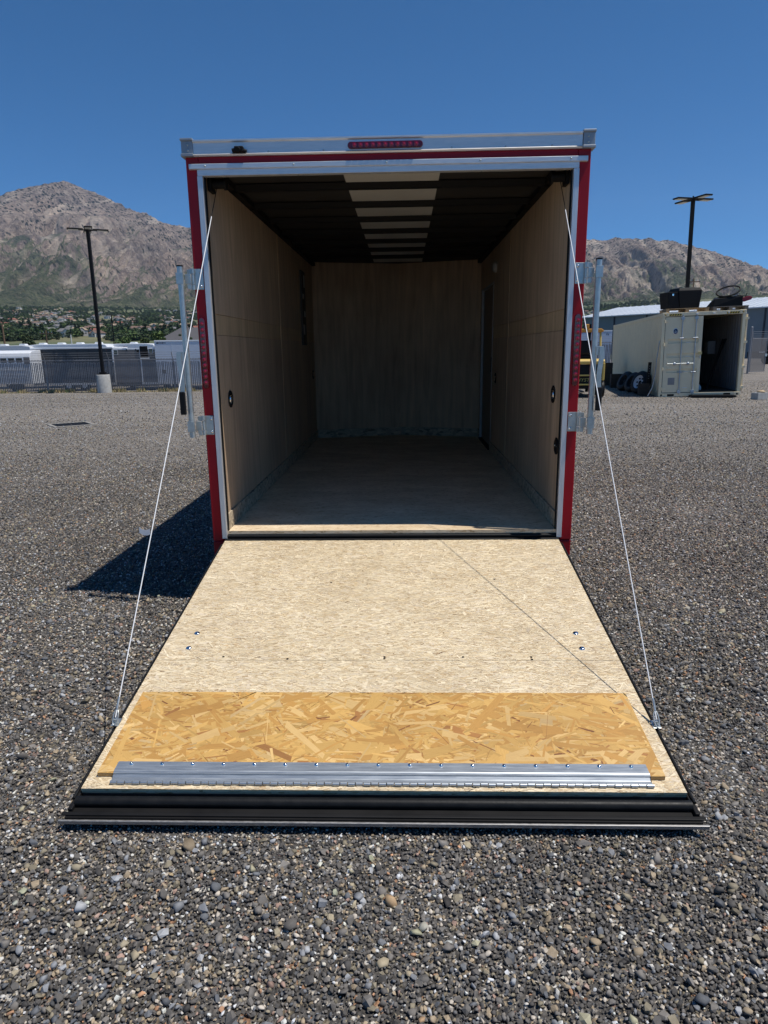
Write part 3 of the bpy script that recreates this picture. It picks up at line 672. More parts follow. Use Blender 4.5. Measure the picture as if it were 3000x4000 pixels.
b = MB().prism([(-.45, LW, .30), (-.38, LW, .30), (.02, LW + 1.3, .34), (-.05, LW + 1.3, .34)], (0, 0, .08)).prism([(.45, LW, .30), (.38, LW, .30), (-.02, LW + 1.3, .34), (.05, LW + 1.3, .34)], (0, 0, .0799)).box(-.04, .04, LW + 1.2, LW + 1.28, .0, .75)
b.build('drawbar', MT['blacksteel'], TR)

# ================================================================== loose gravel (stuff): instanced crushed stones on the ground sheet
protos = bpy.data.collections.new('pebble_shapes')
for k in range(8):
    bm = bmesh.new(); rr = random.Random(k)
    for _ in range(16):
        v = Vector((rr.gauss(0, 1), rr.gauss(0, 1), rr.gauss(0, 1))).normalized() * rr.uniform(.8, 1.05)
        bm.verts.new((v.x * rr.uniform(.46, .56), v.y * .40, v.z * .30))
    h = bmesh.ops.convex_hull(bm, input=bm.verts)
    bmesh.ops.delete(bm, geom=[g for g in h['geom_interior'] if isinstance(g, bmesh.types.BMVert)], context='VERTS')
    bmesh.ops.recalc_face_normals(bm, faces=bm.faces)
    me = bpy.data.meshes.new('pebble_shape'); bm.to_mesh(me); bm.free(); me.materials.append(MT['pebble'])
    if k % 2:
        for p_ in me.polygons: p_.use_smooth = True
    protos.objects.link(bpy.data.objects.new('pebble_shape', me))
def scatter_instances(name, pts, rot, scl, idx, colr, coll, **kw):
    me = bpy.data.meshes.new(name); me.vertices.add(len(pts)); me.vertices.foreach_set('co', np.asarray(pts, dtype=np.float32).ravel())
    def attr(nm, typ, key, arr):
        a = me.attributes.new(nm, typ, 'POINT'); a.data.foreach_set(key, np.ascontiguousarray(arr).ravel())
    attr('prot', 'FLOAT_VECTOR', 'vector', rot.astype(np.float32)); attr('pscl', 'FLOAT_VECTOR', 'vector', scl.astype(np.float32))
    attr('pidx', 'INT', 'value', idx.astype(np.int32)); attr('pcol', 'FLOAT_COLOR', 'color', np.concatenate([colr, np.ones((len(pts), 1))], 1).astype(np.float32))
    o = link(name, me, kind='stuff', **kw)
    ng = bpy.data.node_groups.new(name + '_scatter', 'GeometryNodeTree')
    ng.interface.new_socket('Geometry', in_out='INPUT', socket_type='NodeSocketGeometry'); ng.interface.new_socket('Geometry', in_out='OUTPUT', socket_type='NodeSocketGeometry')
    nn = ng.nodes; gi = nn.new('NodeGroupInput'); go = nn.new('NodeGroupOutput'); ip = nn.new('GeometryNodeInstanceOnPoints'); ci = nn.new('GeometryNodeCollectionInfo')
    ci.inputs['Collection'].default_value = coll; ci.inputs['Separate Children'].default_value = True; ci.inputs['Reset Children'].default_value = True
    def named(nm, t):
        a = nn.new('GeometryNodeInputNamedAttribute'); a.data_type = t; a.inputs['Name'].default_value = nm; return a.outputs['Attribute']
    L = ng.links.new
    L(gi.outputs[0], ip.inputs['Points']); L(ci.outputs[0], ip.inputs['Instance']); ip.inputs['Pick Instance'].default_value = True
    L(named('pidx', 'INT'), ip.inputs['Instance Index']); L(named('pscl', 'FLOAT_VECTOR'), ip.inputs['Scale'])
    er = nn.new('FunctionNodeEulerToRotation'); L(named('prot', 'FLOAT_VECTOR'), er.inputs[0]); L(er.outputs[0], ip.inputs['Rotation'])
    L(ip.outputs[0], go.inputs[0])
    md = o.modifiers.new('scatter', 'NODES'); md.node_group = ng
    return o
def jitter(x0, x1, y0, y1, step):
    gx, gy = np.meshgrid(np.arange(x0, x1, step), np.arange(y0, y1, step))
    p = np.stack([gx.ravel(), gy.ravel()], 1); return p + rng.uniform(-.5, .5, p.shape) * step
def infr(p, margin=.15):
    """keep what the lot in front of the lens could show; thins out over a step to either side"""
    dx = p[:, 0] - CAM.x; dy = p[:, 1] - CAM.y
    over = np.abs(dx + .03 * dy) - (.70 * dy + .35 + margin)
    return (rng.random(len(p)) < 1 - ss(0, 1.0, over)) & (rng.random(len(p)) < ss(.35, 1.05, dy))
sets = []
for (x0, x1, y0, y1, st, med, lo, hi, sig, fin_, fout) in ((-3.4, 3.4, -3.5, -.7, .0104, .0102, .005, .032, .38, 0, .9), (-5.0, 5.0, -1.6, 1.6, .0138, .0118, .006, .034, .34, .9, 1.4),
        (-7.4, 7.4, .2, 6.5, .025, .015, .008, .030, .30, 1.2, 3.0), (-13, 13, 2.5, 15, .060, .020, .010, .04, .3, 2.5, 6), (-24, 24, 8, 29, .15, .030, .015, .06, .3, 4, 2)):
    q_ = jitter(x0, x1, y0, y1, st); q_ = q_[infr(q_)]
    hid = (np.abs(q_[:, 0]) < 1.0) & (q_[:, 1] > -1.97) & (q_[:, 1] < LW)                  # under ramp and trailer
    fade = np.ones(len(q_))
    if fin_: fade *= ss(y0, y0 + fin_, q_[:, 1])
    fade *= ss(y1, y1 - fout, q_[:, 1])
    q_ = q_[~hid & (rng.random(len(q_)) < fade)]; sets.append((q_, np.clip(rng.lognormal(math.log(med), sig, len(q_)), lo, hi)))
p = jitter(-3.2, 3.2, -3.4, 0, .07); p = p[infr(p) & ~((np.abs(p[:, 0]) < 1.05) & (p[:, 1] > -2.05))]
sets.append((p, np.clip(rng.lognormal(math.log(.025), .25, len(p)), .018, .045)))
p = np.concatenate([s_[0] for s_ in sets]); d = np.concatenate([s_[1] for s_ in sets]); nP = len(p)
edge = (np.abs(p[:, 0]) < 1.07) & (p[:, 1] > -2.09) & (p[:, 1] < 0); d = np.where(edge, np.minimum(d, .012), d)
zz = gz(p[:, 0], p[:, 1]) + .18 * d + .004 * rng.random(nP)
zz += np.where((p[:, 1] < 2.9), .010 * (fbm(p[:, 0] * 1.7 + 9, p[:, 1] * 1.7 + 9, 3, 41) - .4), 0)
pc = np.array([c for c, _ in PAL]); pw = np.array([w_ for _, w_ in PAL]); pw = pw / pw.sum()
ci = rng.choice(len(pc), nP, p=pw)
bigm = d > .022; ci = np.where(bigm & (rng.random(nP) < .6), rng.choice([3, 4, 5, 6, 2, 2, 1], nP), ci)
far_ = ss(3, 12, p[:, 1]); ci = np.where(rng.random(nP) < far_ * .45, rng.choice([2, 5, 6, 7, 8], nP), ci)
cc = pc[ci] * rng.normal(1, .16, (nP, 1)).clip(.5, 1.5)
rot = np.stack([rng.normal(0, .5, nP), rng.normal(0, .5, nP), rng.uniform(0, 6.28, nP)], 1)
pat = .92 + .55 * fbm(p[:, 0] * .9 + 20, p[:, 1] * 1.3 + 20, 4, 55); cc = cc * pat[:, None] * np.array((1.02, 1.0, .97))
scl = d[:, None] * 1.08 * rng.uniform(.75, 1.25, (nP, 3))
scatter_instances('gravel', np.stack([p[:, 0], p[:, 1], zz], 1), rot, scl, rng.integers(0, 8, nP), np.minimum(cc, np.where(d > .02, .42, .7)[:, None]).clip(0, .8), protos,
                  label='loose grey crushed gravel covering the lot', cat='gravel')

# ================================================================== drain set in the lot
c0 = at(278, 1659, 11.2); dz = G(c0.x, c0.y)
dg = empty('storm_drain', (c0.x, c0.y, dz + .014), (0, 0, R(38)), label='square dark drain with a concrete rim, flush in the gravel left of the trailer', cat='drain')
MB().box(-.43, .43, -.43, -.36, -.05, .012).box(-.43, .43, .36, .43, -.05, .012).box(-.43, -.36, -.36, .36, -.05, .0115).box(.36, .43, -.36, .36, -.05, .0115).build('rim', simple('drain_rim', (.27, .25, .22), .9, 0, .2, 8), dg, bevel=.003)
MB().box(-.36, .36, -.36, .36, -.05, .002).build('grate', MT['blacksteel'], dg)
for k in range(9): MB().box(-.33 + k * .08, -.30 + k * .08, -.355, .355, .0025, .008).build('bar', MT['blacksteel'], dg)

# ================================================================== light poles
def light_pole(px, Y, top_px, label, tilt=(0, 0), base=True, rot=.6, group='black light poles with four flat lamp heads'):
    p = at(px[0], px[1], Y); g = G(p.x, Y); zt = at(top_px[0], top_px[1], Y).z
    o = empty('light_pole', (p.x, Y, g), (tilt[0], tilt[1], 0), label=label, cat='light pole', group=group)
    H = zt - g; zb = .86 if base else 0
    if base: MB().lathe([(.335, -.1), (.33, .02), (.305, zb - .03), (.29, zb), (0, zb)], (0, 0, 0), 'Z', 24).build('concrete_base', MT['conc'], o)
    MB().box(-.2, .2, -.2, .2, zb, zb + .05).box(-.13, .13, -.13, .13, zb + .05, zb + .12).build('base_plate', MT['blacksteel'], o, bevel=.01)
    MB().box(-.068, .068, -.068, .068, zb + .1, H).build('shaft', MT['blacksteel'], o, bevel=.01)
    for k in range(4):
        M_ = Matrix.Rotation(rot + k * math.pi / 2, 4, 'Z')
        hd = MB().box(.06, .20, -.03, .03, H - .10, H - .05, M=M_).box(.20, .88, -.17, .17, H - .085, H - .03, M=M_).build('lamp_head', MT['blacksteel'], o, bevel=.008)
        MB().box(.40, .84, -.13, .13, H - .095, H - .0851, M=M_).build('lamp_glass', simple('lamp_glass', (.5, .5, .46), .3, 0, .03, 3), hd)
    MB().cyl((0, 0, H - .02), (0, 0, H + .06), .03, n=10).build('sensor', MT['blacksteel'], o)
    return o
light_pole((410, 1533), 29.05, (340, 892), 'tall black light pole on a round concrete base in front of the fence', rot=.45)
light_pole((2668, 1400), 26.5, (2694, 772), 'tall black light pole rising behind the shipping container', tilt=(0, R(-1.15)), rot=.35)
light_pole((450, 1380), 106, (434, 1230), 'small distant black light pole beyond the parked trailers', base=False, rot=.2)

# ================================================================== chain-link fences
def barb(b, a, c, r):
    for k in range(3): b.cyl(a[k], c[k], r, n=4, cap=False)
def fence(x0, x1, Y0, Y1, h, label, post_step, arms=1):
    L = math.hypot(x1 - x0, Y1 - Y0); n_ = max(1, round(L / post_step)); gx = x0; gyy = Y0
    o = empty('chain_link_fence', (x0, Y0, 0), (0, 0, math.atan2(Y1 - Y0, x1 - x0)), label=label, cat='fence')
    ca, sa = (x1 - x0) / L, (Y1 - Y0) / L
    gl = lambda t: G(x0 + ca * t, Y0 + sa * t)
    mt = MT['fencemetal']
    tops = []
    for k in range(n_ + 1):
        t = L * k / n_; g = gl(t)
        ps = MB().cyl((t, 0, g - .1), (t, 0, g + h), .032, n=8).build('post', mt, o)
        MB().cyl((t, 0, g + h), (t, -arms * .18, g + h + .32), .018, n=6).build('barb_arm', mt, ps)
        tops.append([Vector((t, -arms * .18 * f_, g + h + .32 * f_)) for f_ in (.35, .68, 1)])
    b = MB()
    for k in range(n_): b.cyl((L * k / n_, 0, gl(L * k / n_) + h - .03), (L * (k + 1) / n_, 0, gl(L * (k + 1) / n_) + h - .03), .021, n=6, cap=False)
    b.build('top_rail', mt, o)
    b = MB()
    for k in range(n_): barb(b, tops[k], tops[k + 1], .006)
    b.build('barbed_wire', mt, o)
    # woven fabric: two families of slanting wires, zigzag knuckles along the top
    st = .075; q = []; wv = .0065
    tt_ = np.arange(-h, L, st)
    for sgn in (1, -1):
        for t in tt_:
            a0 = max(t, 0); a1 = min(t + h, L)
            if a1 - a0 < .05: continue
            za, zb_ = a0 - t, a1 - t
            if sgn < 0: za, zb_ = h - za, h - zb_
            yo = .036 + .003 * sgn
            g0, g1 = gl(a0), gl(a1)
            nx, nz = -sgn * .7071 * wv / 2, .7071 * wv / 2
            q.append([(a0 - nx, -yo, g0 + za - nz), (a1 - nx, -yo, g1 + zb_ - nz), (a1 + nx, -yo, g1 + zb_ + nz), (a0 + nx, -yo, g0 + za + nz)])
    link('woven_wire', quads_mesh('woven_wire', np.array(q), mt), o, kind='stuff')
    q = []
    rr = np.random.default_rng(int(L * 10))
    for t in np.arange(.03, L, .088):
        wd_ = .052; g = gl(t); lo_ = g + .06 + rr.uniform(0, .03); hi_ = g + h - .10 - rr.uniform(0, .05); le = rr.normal(0, .008)
        q.append([(t, -.030, lo_), (t + wd_, -.030, lo_), (t + wd_ + le, -.030, hi_), (t + le, -.030, hi_)])
    link('privacy_slats', quads_mesh('privacy_slats', np.array(q), MT['slat']), o, kind='stuff')
    q = []
    for t in np.arange(0, L, st):
        g = gl(t) + h; q.append([(t - .014, -.037, g - .05), (t + .014, -.037, g - .05), (t + .012, -.037, g + .035), (t - .012, -.037, g + .035)])
    link('wire_knuckles', quads_mesh('wire_knuckles', np.array(q), mt), o, kind='stuff')
    return o
MT['fencemetal'] = simple('fence_steel', (.24, .24, .25), .6, .3, .15, 6)
MT['slat'] = simple('grey_fence_slat', (.19, .19, .20), .55, 0, .2, 2.5)
fence(-27, 1.5, 29.7, 29.7, 1.56, 'long grey chain-link fence with slats behind the concrete pole base', 3.3)
fence(3.2, 15.2, 38.4, 36.4, 1.86, 'chain-link fence with slats behind the yellow forklift and container', 3.0)
# dry weeds along the fence foot
q = []; qc = []
for k in range(2600):
    t = rng.uniform(-22, -8); y = 29.45 + rng.normal(0, .10); g = G(t, y); hh = rng.uniform(.05, .22) * (1 if math.sin(t * 2.1) + math.sin(t * 5.3) > -.4 else .3); a = rng.uniform(0, 3.14); dx, dy = math.cos(a) * .02, math.sin(a) * .02; lx, ly = rng.normal(0, .04, 2)
    q.append([(t - dx, y - dy, g - .01), (t + dx, y + dy, g - .01), (t + dx * .2 + lx, y + dy * .2 + ly, g + hh), (t - dx * .2 + lx, y - dy * .2 + ly, g + hh)])
    qc.append(np.array((.42, .33, .17)) * rng.uniform(.6, 1.15) if rng.random() < .8 else np.array((.10, .14, .05)))
nn_ = N('dry_weed'); at_ = nn_.node('ShaderNodeAttribute', attribute_name='pcol'); nn_.set(color=at_.outputs['Color'], rough=.9); MT['weed'] = nn_.m
link('dry_weeds', quads_mesh('dry_weeds', np.array(q), MT['weed'], np.array(qc)), label='dry straw-coloured weeds along the foot of the fence', cat='weeds', kind='stuff')

# ================================================================== vehicles parked behind the left fence
def box_trailer(name, pxl, pxr, Y, pytop, depth, mats, label, cat='trailer', z_clear=.42, extras=None):
    a = at(pxl, pytop, Y); c = at(pxr, pytop, Y); g = G((a.x + c.x) / 2, Y + .5); wdt = c.x - a.x; H = (a.z + c.z) / 2 - g
    o = empty(name, (a.x, Y, g), label=label, cat=cat)
    MB().box(0, wdt, 0, depth, z_clear, H - .09).build('body', mats, o, bevel=.02)
    MB().box(-.015, wdt + .015, -.015, depth + .015, H - .09, H).build('roof_rail', MT['white'], o, bevel=.015)
    MB().box(.0, wdt, -.012, .0, z_clear - .06, z_clear + .05).build('bottom_rail', MT['alu'], o)
    ws = [depth * .5] if depth > wdt else [wdt * .5]
    if wdt > depth:
        for dx in (-.45, .45):
            wh = MB().lathe([(.15, -.1), (.31, -.1), (.335, -.06), (.335, .06), (.31, .1), (.15, .1)], (wdt * .52 + dx, .10, .335), 'Y', 20).build('wheel', MT['black'], o)
            MB().lathe([(.15, -.105), (.10, -.09), (0, -.09)], (wdt * .52 + dx, .10, .335), 'Y', 16).build('rim', MT['alu'], wh)
    else:
        for x in (.15, wdt - .15):
            wh = MB().lathe([(.15, -.1), (.31, -.1), (.335, -.06), (.335, .06), (.31, .1), (.15, .1)], (x, depth * .45, .335), 'X', 20).build('wheel', MT['black'], o)
    return o, wdt, H
MT['charcoal'] = simple('charcoal_sheet', (.030, .033, .038), .4, 0, .1, 2)
MT['greytan'] = simple('warm_grey_sheet', (.16, .145, .135), .45, 0, .05, 2)
MT['whitesheet'] = simple('white_sheet', (.60, .63, .68), .4, 0, .04, 1)
MT['dullwhite'] = simple('dull_white', (.55, .56, .57), .5, 0, .06, 1)
MT['glass'] = simple('dark_glass', (.012, .013, .015), .08, 0, .1, 2, coat=.5)
YB = 35.2
o, wd_, H_ = box_trailer('dark_cargo_trailer', 117, 437, YB, 1357, 2.2, MT['charcoal'], 'long charcoal cargo trailer behind the fence, left of the light pole')
MB().lathe([(.09, 0), (.09, -.02), (0, -.025)], (.18, 0, H_ - .35), 'Y', 16).build('round_vent', MT['blackpl'], o)
MB().box(wd_ - .35, wd_ - .30, -.02, 0, H_ - .2, H_ - .14).build('marker_lamp', MT['lens'], o)
for k in range(1, 7): MB().box(wd_ * k / 7 - .006, wd_ * k / 7 + .006, -.006, -.0005, .48, H_ - .1).build('panel_seam', MT['blacksteel'], o)
o, wd_, H_ = box_trailer('grey_cargo_trailer', 440, 603, YB - .15, 1360, 4.5, MT['greytan'], 'warm grey trailer end with two small windows and a black door panel, behind the fence')
sc_px = wd_ / (603 - 440)
def pane(nm, x0, x1, y0, y1, m, dy=.02, par=None, bev=.01): return MB().box((x0 - 440) * sc_px, (x1 - 440) * sc_px, -dy, -.0005, H_ - (y1 - 1360) * sc_px, H_ - (y0 - 1360) * sc_px).build(nm, m, par or o, bevel=bev)
lf = pane('door_leaf', 437, 546, 1358 + 4, 1500, MT['greytan'], .012)
for x0, x1 in ((436, 441), (544, 549)): MB().box((x0 - 440) * sc_px, (x1 - 440) * sc_px, -.03, -.013, H_ - 2.0, H_ - .06).build('door_edge', MT['white'], lf)
wn_ = pane('window', 441, 459, 1365, 1384, MT['white'], .018); pane('pane', 443, 458, 1366, 1383, MT['glass'], .024, wn_)
wn_ = pane('window', 578, 597, 1361, 1380, MT['white'], .018); pane('pane', 580, 595, 1363, 1379, MT['glass'], .024, wn_)
pane('black_panel', 546, 576, 1353, 1398, MT['blackpl'], .05)
pane('bumper_bar', 546, 582, 1397, 1400, MT['white'], .07)
for x in (492, 528): pane('hook', x, x + 4, 1363, 1369, MT['blackpl'], .03)
MB().lathe([(.075, 0), (.075, -.02), (.05, -.03), (0, -.03)], ((538 - 440) * sc_px, -.012, H_ - (1371 - 1360) * sc_px), 'Y', 16).build('round_lamp', MT['blackpl'], o)
pane('red_marker', 481, 498, 1352.5, 1354.5, MT['lens'], .03)
o, wd_, H_ = box_trailer('white_cargo_trailer', 602, 850, YB - .3, 1328, 5.5, MT['whitesheet'], 'tall white cargo trailer behind the fence, next to the red trailer post')
sc_px = wd_ / (850 - 602)
lt = MB().box(.11, .21, -.006, -.0005, H_ - .185, H_ - .115).box(.215, .43, -.006, -.0005, H_ - .165, H_ - .13).box(.445, .49, -.006, -.0005, H_ - .19, H_ - .11).box(.50, .64, -.006, -.0005, H_ - .165, H_ - .13).build('lettering', MT['charcoal'], o)
for x in (.0, .96, 1.92): MB().box(x - .012, x + .012, -.008, -.0005, .45, H_ - .1).build('panel_seam', MT['alu'], o)
MB().box(.3, .5, -.006, -.0005, .95, 1.15, M=None).build('decal', MT['greytan'], o)
# shuttle bus at the far left
a = at(-420, 1368, 34.0); c = at(113, 1368, 34.0); g = G(-20, 34.4); L_ = c.x - a.x; H_ = c.z - g
bs = empty('shuttle_bus', (a.x, 34.0, g), label='white shuttle bus with a row of dark windows, at the left edge behind the fence', cat='bus')
pf = [(0, .45), (0, H_ - .35), (.06, H_ - .16), (.25, H_ - .04), (.7, H_), (1.5, H_), (1.95, H_ - .04), (2.14, H_ - .16), (2.2, H_ - .35), (2.2, .45)]
MB().prism([(0, y, z) for y, z in pf], (L_, 0, 0)).build('body', MT['white'], bs, bevel=.03)
for k in range(9):
    x1 = L_ - .42 - k * .44
    if x1 < .5: break
    wn_ = MB().box(x1 - .40, x1, -.012, -.0005, H_ - .68, H_ - .38).build('window', MT['white'], bs); MB().box(x1 - .37, x1 - .03, -.020, -.0125, H_ - .65, H_ - .41).build('pane', MT['glass'], wn_)
MB().box(L_ - .36, L_ - .04, -.016, -.0005, H_ - .75, H_ - .38).build('door', MT['greytan'], bs)
for z in (.75, .95, 1.2): MB().box(.2, L_ - .3, -.02, -.0005, z, z + .04).build('rub_rail', MT['alu'], bs)
for x in (L_ - 1.0, L_ - 4.2): MB().lathe([(.15, -.12), (.36, -.12), (.4, -.06), (.4, .06), (.36, .12), (.15, .12)], (x, .15, .40), 'Y', 20).lathe([(.15, -.125), (0, -.1)], (x, .15, .4), 'Y', 12).build('wheel', MT['black'], bs)
# camper roofs farther back
def camper(pxl, pxr, Y, pytop, label, mat, vents=3, low=2.7):
    a = at(pxl, pytop, Y); c = at(pxr, pytop, Y); g = G((a.x + c.x) / 2, Y); wdt = c.x - a.x; H = (a.z + c.z) / 2 - g
    o = empty('camper_trailer', (a.x, Y, g), label=label, cat='camper')
    pf = [(0, .5), (0, H - .25), (.25, H - .05), (.8, H), (wdt - .6, H), (wdt - .15, H - .06), (wdt, H - .25), (wdt, .5)]
    MB().prism([(x, 0, z) for x, z in pf], (0, 2.4, 0)).build('body', mat, o, bevel=.03)
    MB().box(.3, wdt - .3, -.01, -.0005, .6, H - .5).build('side_panel', MT['dullwhite'], o)
    for k in range(vents):
        x = wdt * (k + .7) / (vents + .4)
        MB().prism([(x - .22, .5, H), (x + .22, .5, H), (x + .16, .5, H + .10), (x - .16, .5, H + .10)], (0, .4, 0)).build('roof_vent', MT['white'], o, bevel=.02)
    for x in (wdt * .45, wdt * .6): MB().lathe([(.15, -.1), (.3, -.1), (.33, -.06), (.33, .06), (.3, .1)], (x, .1, .33), 'Y', 16).build('wheel', MT['black'], o)
    return o
camper(-60, 122, 39.0, 1350, 'dull white camper with a rounded grey roof above the bus', MT['dullwhite'], 2)
camper(95, 420, 39.4, 1344, 'long white camper roof with small vents behind the charcoal trailer', MT['white'], 4)
camper(408, 606, 40.5, 1342, 'white camper roof behind the warm grey trailer end', MT['white'], 1)

# ================================================================== trees and poles beyond the lot
def leaf_mat(name, c):
    n = N(name); a = n.node('ShaderNodeAttribute', attribute_name='pcol'); n.set(color=n.mix(1, a.outputs['Color'], c, 'MULTIPLY'), rough=.8, spec=.2); return n.m
MT['leaf'] = leaf_mat('tree_leaf', (.085, .13, .045)); MT['leafd'] = leaf_mat('dark_tree_leaf', (.060, .088, .044)); MT['bark'] = simple('bark', (.10, .075, .055), .9, 0, .25, 8)
def crown_quads(w_, h_, nq, size, seed, columnar=False):
    r = np.random.default_rng(seed); nc = 14 if not columnar else 9
    cz = r.uniform(.25, .95, nc); cr = (np.sin(np.clip(cz, 0, 1) * math.pi * .92 + .15)).clip(.25, 1) * (1 if not columnar else .8)
    ca_ = r.uniform(0, 6.28, nc); cd_ = r.uniform(.15, .75, nc) * cr
    C_ = np.stack([cd_ * np.cos(ca_) * w_ / 2, cd_ * np.sin(ca_) * w_ / 2, cz * h_], 1); rad = r.uniform(.2, .34, nc) * w_ * (1 if not columnar else 1.0)
    k = r.integers(0, nc, nq); dv = r.normal(0, 1, (nq, 3)); dv /= np.linalg.norm(dv, axis=1)[:, None]
    P_ = C_[k] + dv * (rad[k] * r.uniform(.55, 1.0, nq) ** .5)[:, None] * np.array((1, 1, .8))
    a = r.normal(0, 1, (nq, 3)); a /= np.linalg.norm(a, axis=1)[:, None]; b_ = np.cross(a, r.normal(0, 1, (nq, 3))); b_ /= np.linalg.norm(b_, axis=1)[:, None]
    s = size * r.uniform(.6, 1.3, nq)[:, None]
    V = np.stack([P_ - a * s - b_ * s * .6, P_ + a * s - b_ * s * .6, P_ + a * s + b_ * s * .6, P_ - a * s + b_ * s * .6], 1)
    cl_ = np.repeat((r.normal(1, .18, nc)[k] * r.uniform(.75, 1.25, nq)).clip(.4, 1.7)[:, None], 3, 1); cl_[:, 0] *= r.uniform(.85, 1.25, nq)
    return V, cl_
def tree(name, x, y, g, w_, h_, label, mat, seed, nq=1500, columnar=False, cat='tree', group=None):
    o = empty(name, (x, y, g), label=label, cat=cat, group=group)
    b = MB().cyl((0, 0, -.2), (.05 * w_, 0, h_ * .5), .035 * h_, .018 * h_, n=8)
    for k in range(4):
        t = k * 1.7 + seed; b.cyl((.02 * w_, 0, h_ * (.25 + .06 * k)), (.3 * w_ * math.cos(t), .3 * w_ * math.sin(t), h_ * (.55 + .06 * k)), .014 * h_, .005 * h_, n=6)
    b.build('trunk', MT['bark'], o)
    V, c_ = crown_quads(w_, h_, nq, .055 * w_ if not columnar else .12 * w_, seed, columnar)
    link('crown', quads_mesh('crown', V, mat, c_), o); return o
def tree_px(name, px0, px1, pytop, Y, gbase, label, mat, seed, **kw):
    a = at(px0, pytop, Y); c = at(px1, pytop, Y); return tree(name, (a.x + c.x) / 2, Y, gbase, (c.x - a.x) * 1.02, a.z - gbase, label, mat, seed, **kw)
tree_px('broadleaf_tree', 72, 145, 1309, 62, -.6, 'dark round tree behind the campers at the far left', MT['leafd'], 1)
tree_px('broadleaf_tree', 438, 520, 1312, 88, -.7, 'green bush right of the small distant light pole', MT['leaf'], 2)
tree_px('broadleaf_tree', 532, 592, 1307, 86, -.7, 'green tree just left of the tallest leafy tree by the grey roof', MT['leaf'], 3)
tree_px('broadleaf_tree', 588, 650, 1296, 84, -.7, 'tallest light green tree in front of the grey hip roof', MT['leaf'], 4)
tree_px('cypress_tree', 693, 706, 1277, 80, -.7, 'thin dark columnar cypress left of the white cable', MT['leafd'], 5, columnar=True, nq=700)
tree_px('cypress_tree', 736, 750, 1272, 80, -.7, 'thin dark columnar cypress beside the red trailer post', MT['leafd'], 6, columnar=True, nq=700)
# grey hip-roofed building
a = at(618, 1328, 112); c = at(860, 1328, 112); ap = at(700, 1279, 118)
hb = empty('hip_roof_building', (a.x, 112, -1), label='building with a large dark grey hip roof behind the white cargo trailer', cat='building')
W_ = c.x - a.x; he = a.z + 1; hr = ap.z + 1
MB().box(.3, W_ - .3, .3, 13.7, 0, he).build('wall', simple('beige_wall', (.3, .27, .23), .8, 0, .1, 1), hb)
MB().add([(0, 0, he), (W_, 0, he), (W_, 14, he), (0, 14, he), (ap.x - a.x, 7, hr), (W_ - (ap.x - a.x), 7, hr)], [(0, 1, 5, 4), (1, 2, 5), (2, 3, 4, 5), (3, 0, 4), (0, 3, 2, 1)]).build('roof', simple('grey_shingle', (.085, .08, .082), .85, 0, .12, 2), hb)
for k in range(4): MB().box(2 + k * 5, 3.6 + k * 5, .26, .3, 1.2, 2.6).build('window', MT['glass'], hb)
def wood_pole(px, pytop, pybot, Y, label, arm=True, mat=None):
    a = at(px, pytop, Y); g = -1.0 + (0 if Y < 140 else 2)
    o = empty('utility_pole', (a.x, Y, g), label=label, cat='utility pole', group='wooden utility poles')
    H = a.z - g; MB().cyl((0, 0, -.5), (0, 0, H), .17, .11, n=8).build('shaft', mat or MT['polewood'], o)
    if arm:
        MB().box(-1.1, 1.1, -.08, .08, H - .6, H - .45).build('crossarm', MT['polewood'], o)
        for x in (-.95, -.4, .4, .95): MB().cyl((x, 0, H - .45), (x, 0, H - .2), .05, n=6).build('insulator', MT['cap'], o)
    return o
MT['polewood'] = simple('pole_wood', (.16, .10, .06), .9, 0, .2, 6)
wood_pole(2711, 1088, 1150, 120, 'brown wooden utility pole with a crossarm above the container roof')
wood_pole(8, 1268, 1340, 90, 'bare tan utility pole at the very left edge', arm=False)
wood_pole(178, 1290, 1340, 110, 'short dark utility pole left of the tall light pole', arm=True)
wood_pole(276, 1307, 1340, 120, 'pale stub pole behind the camper vents', arm=False, mat=MT['ceilpale'])

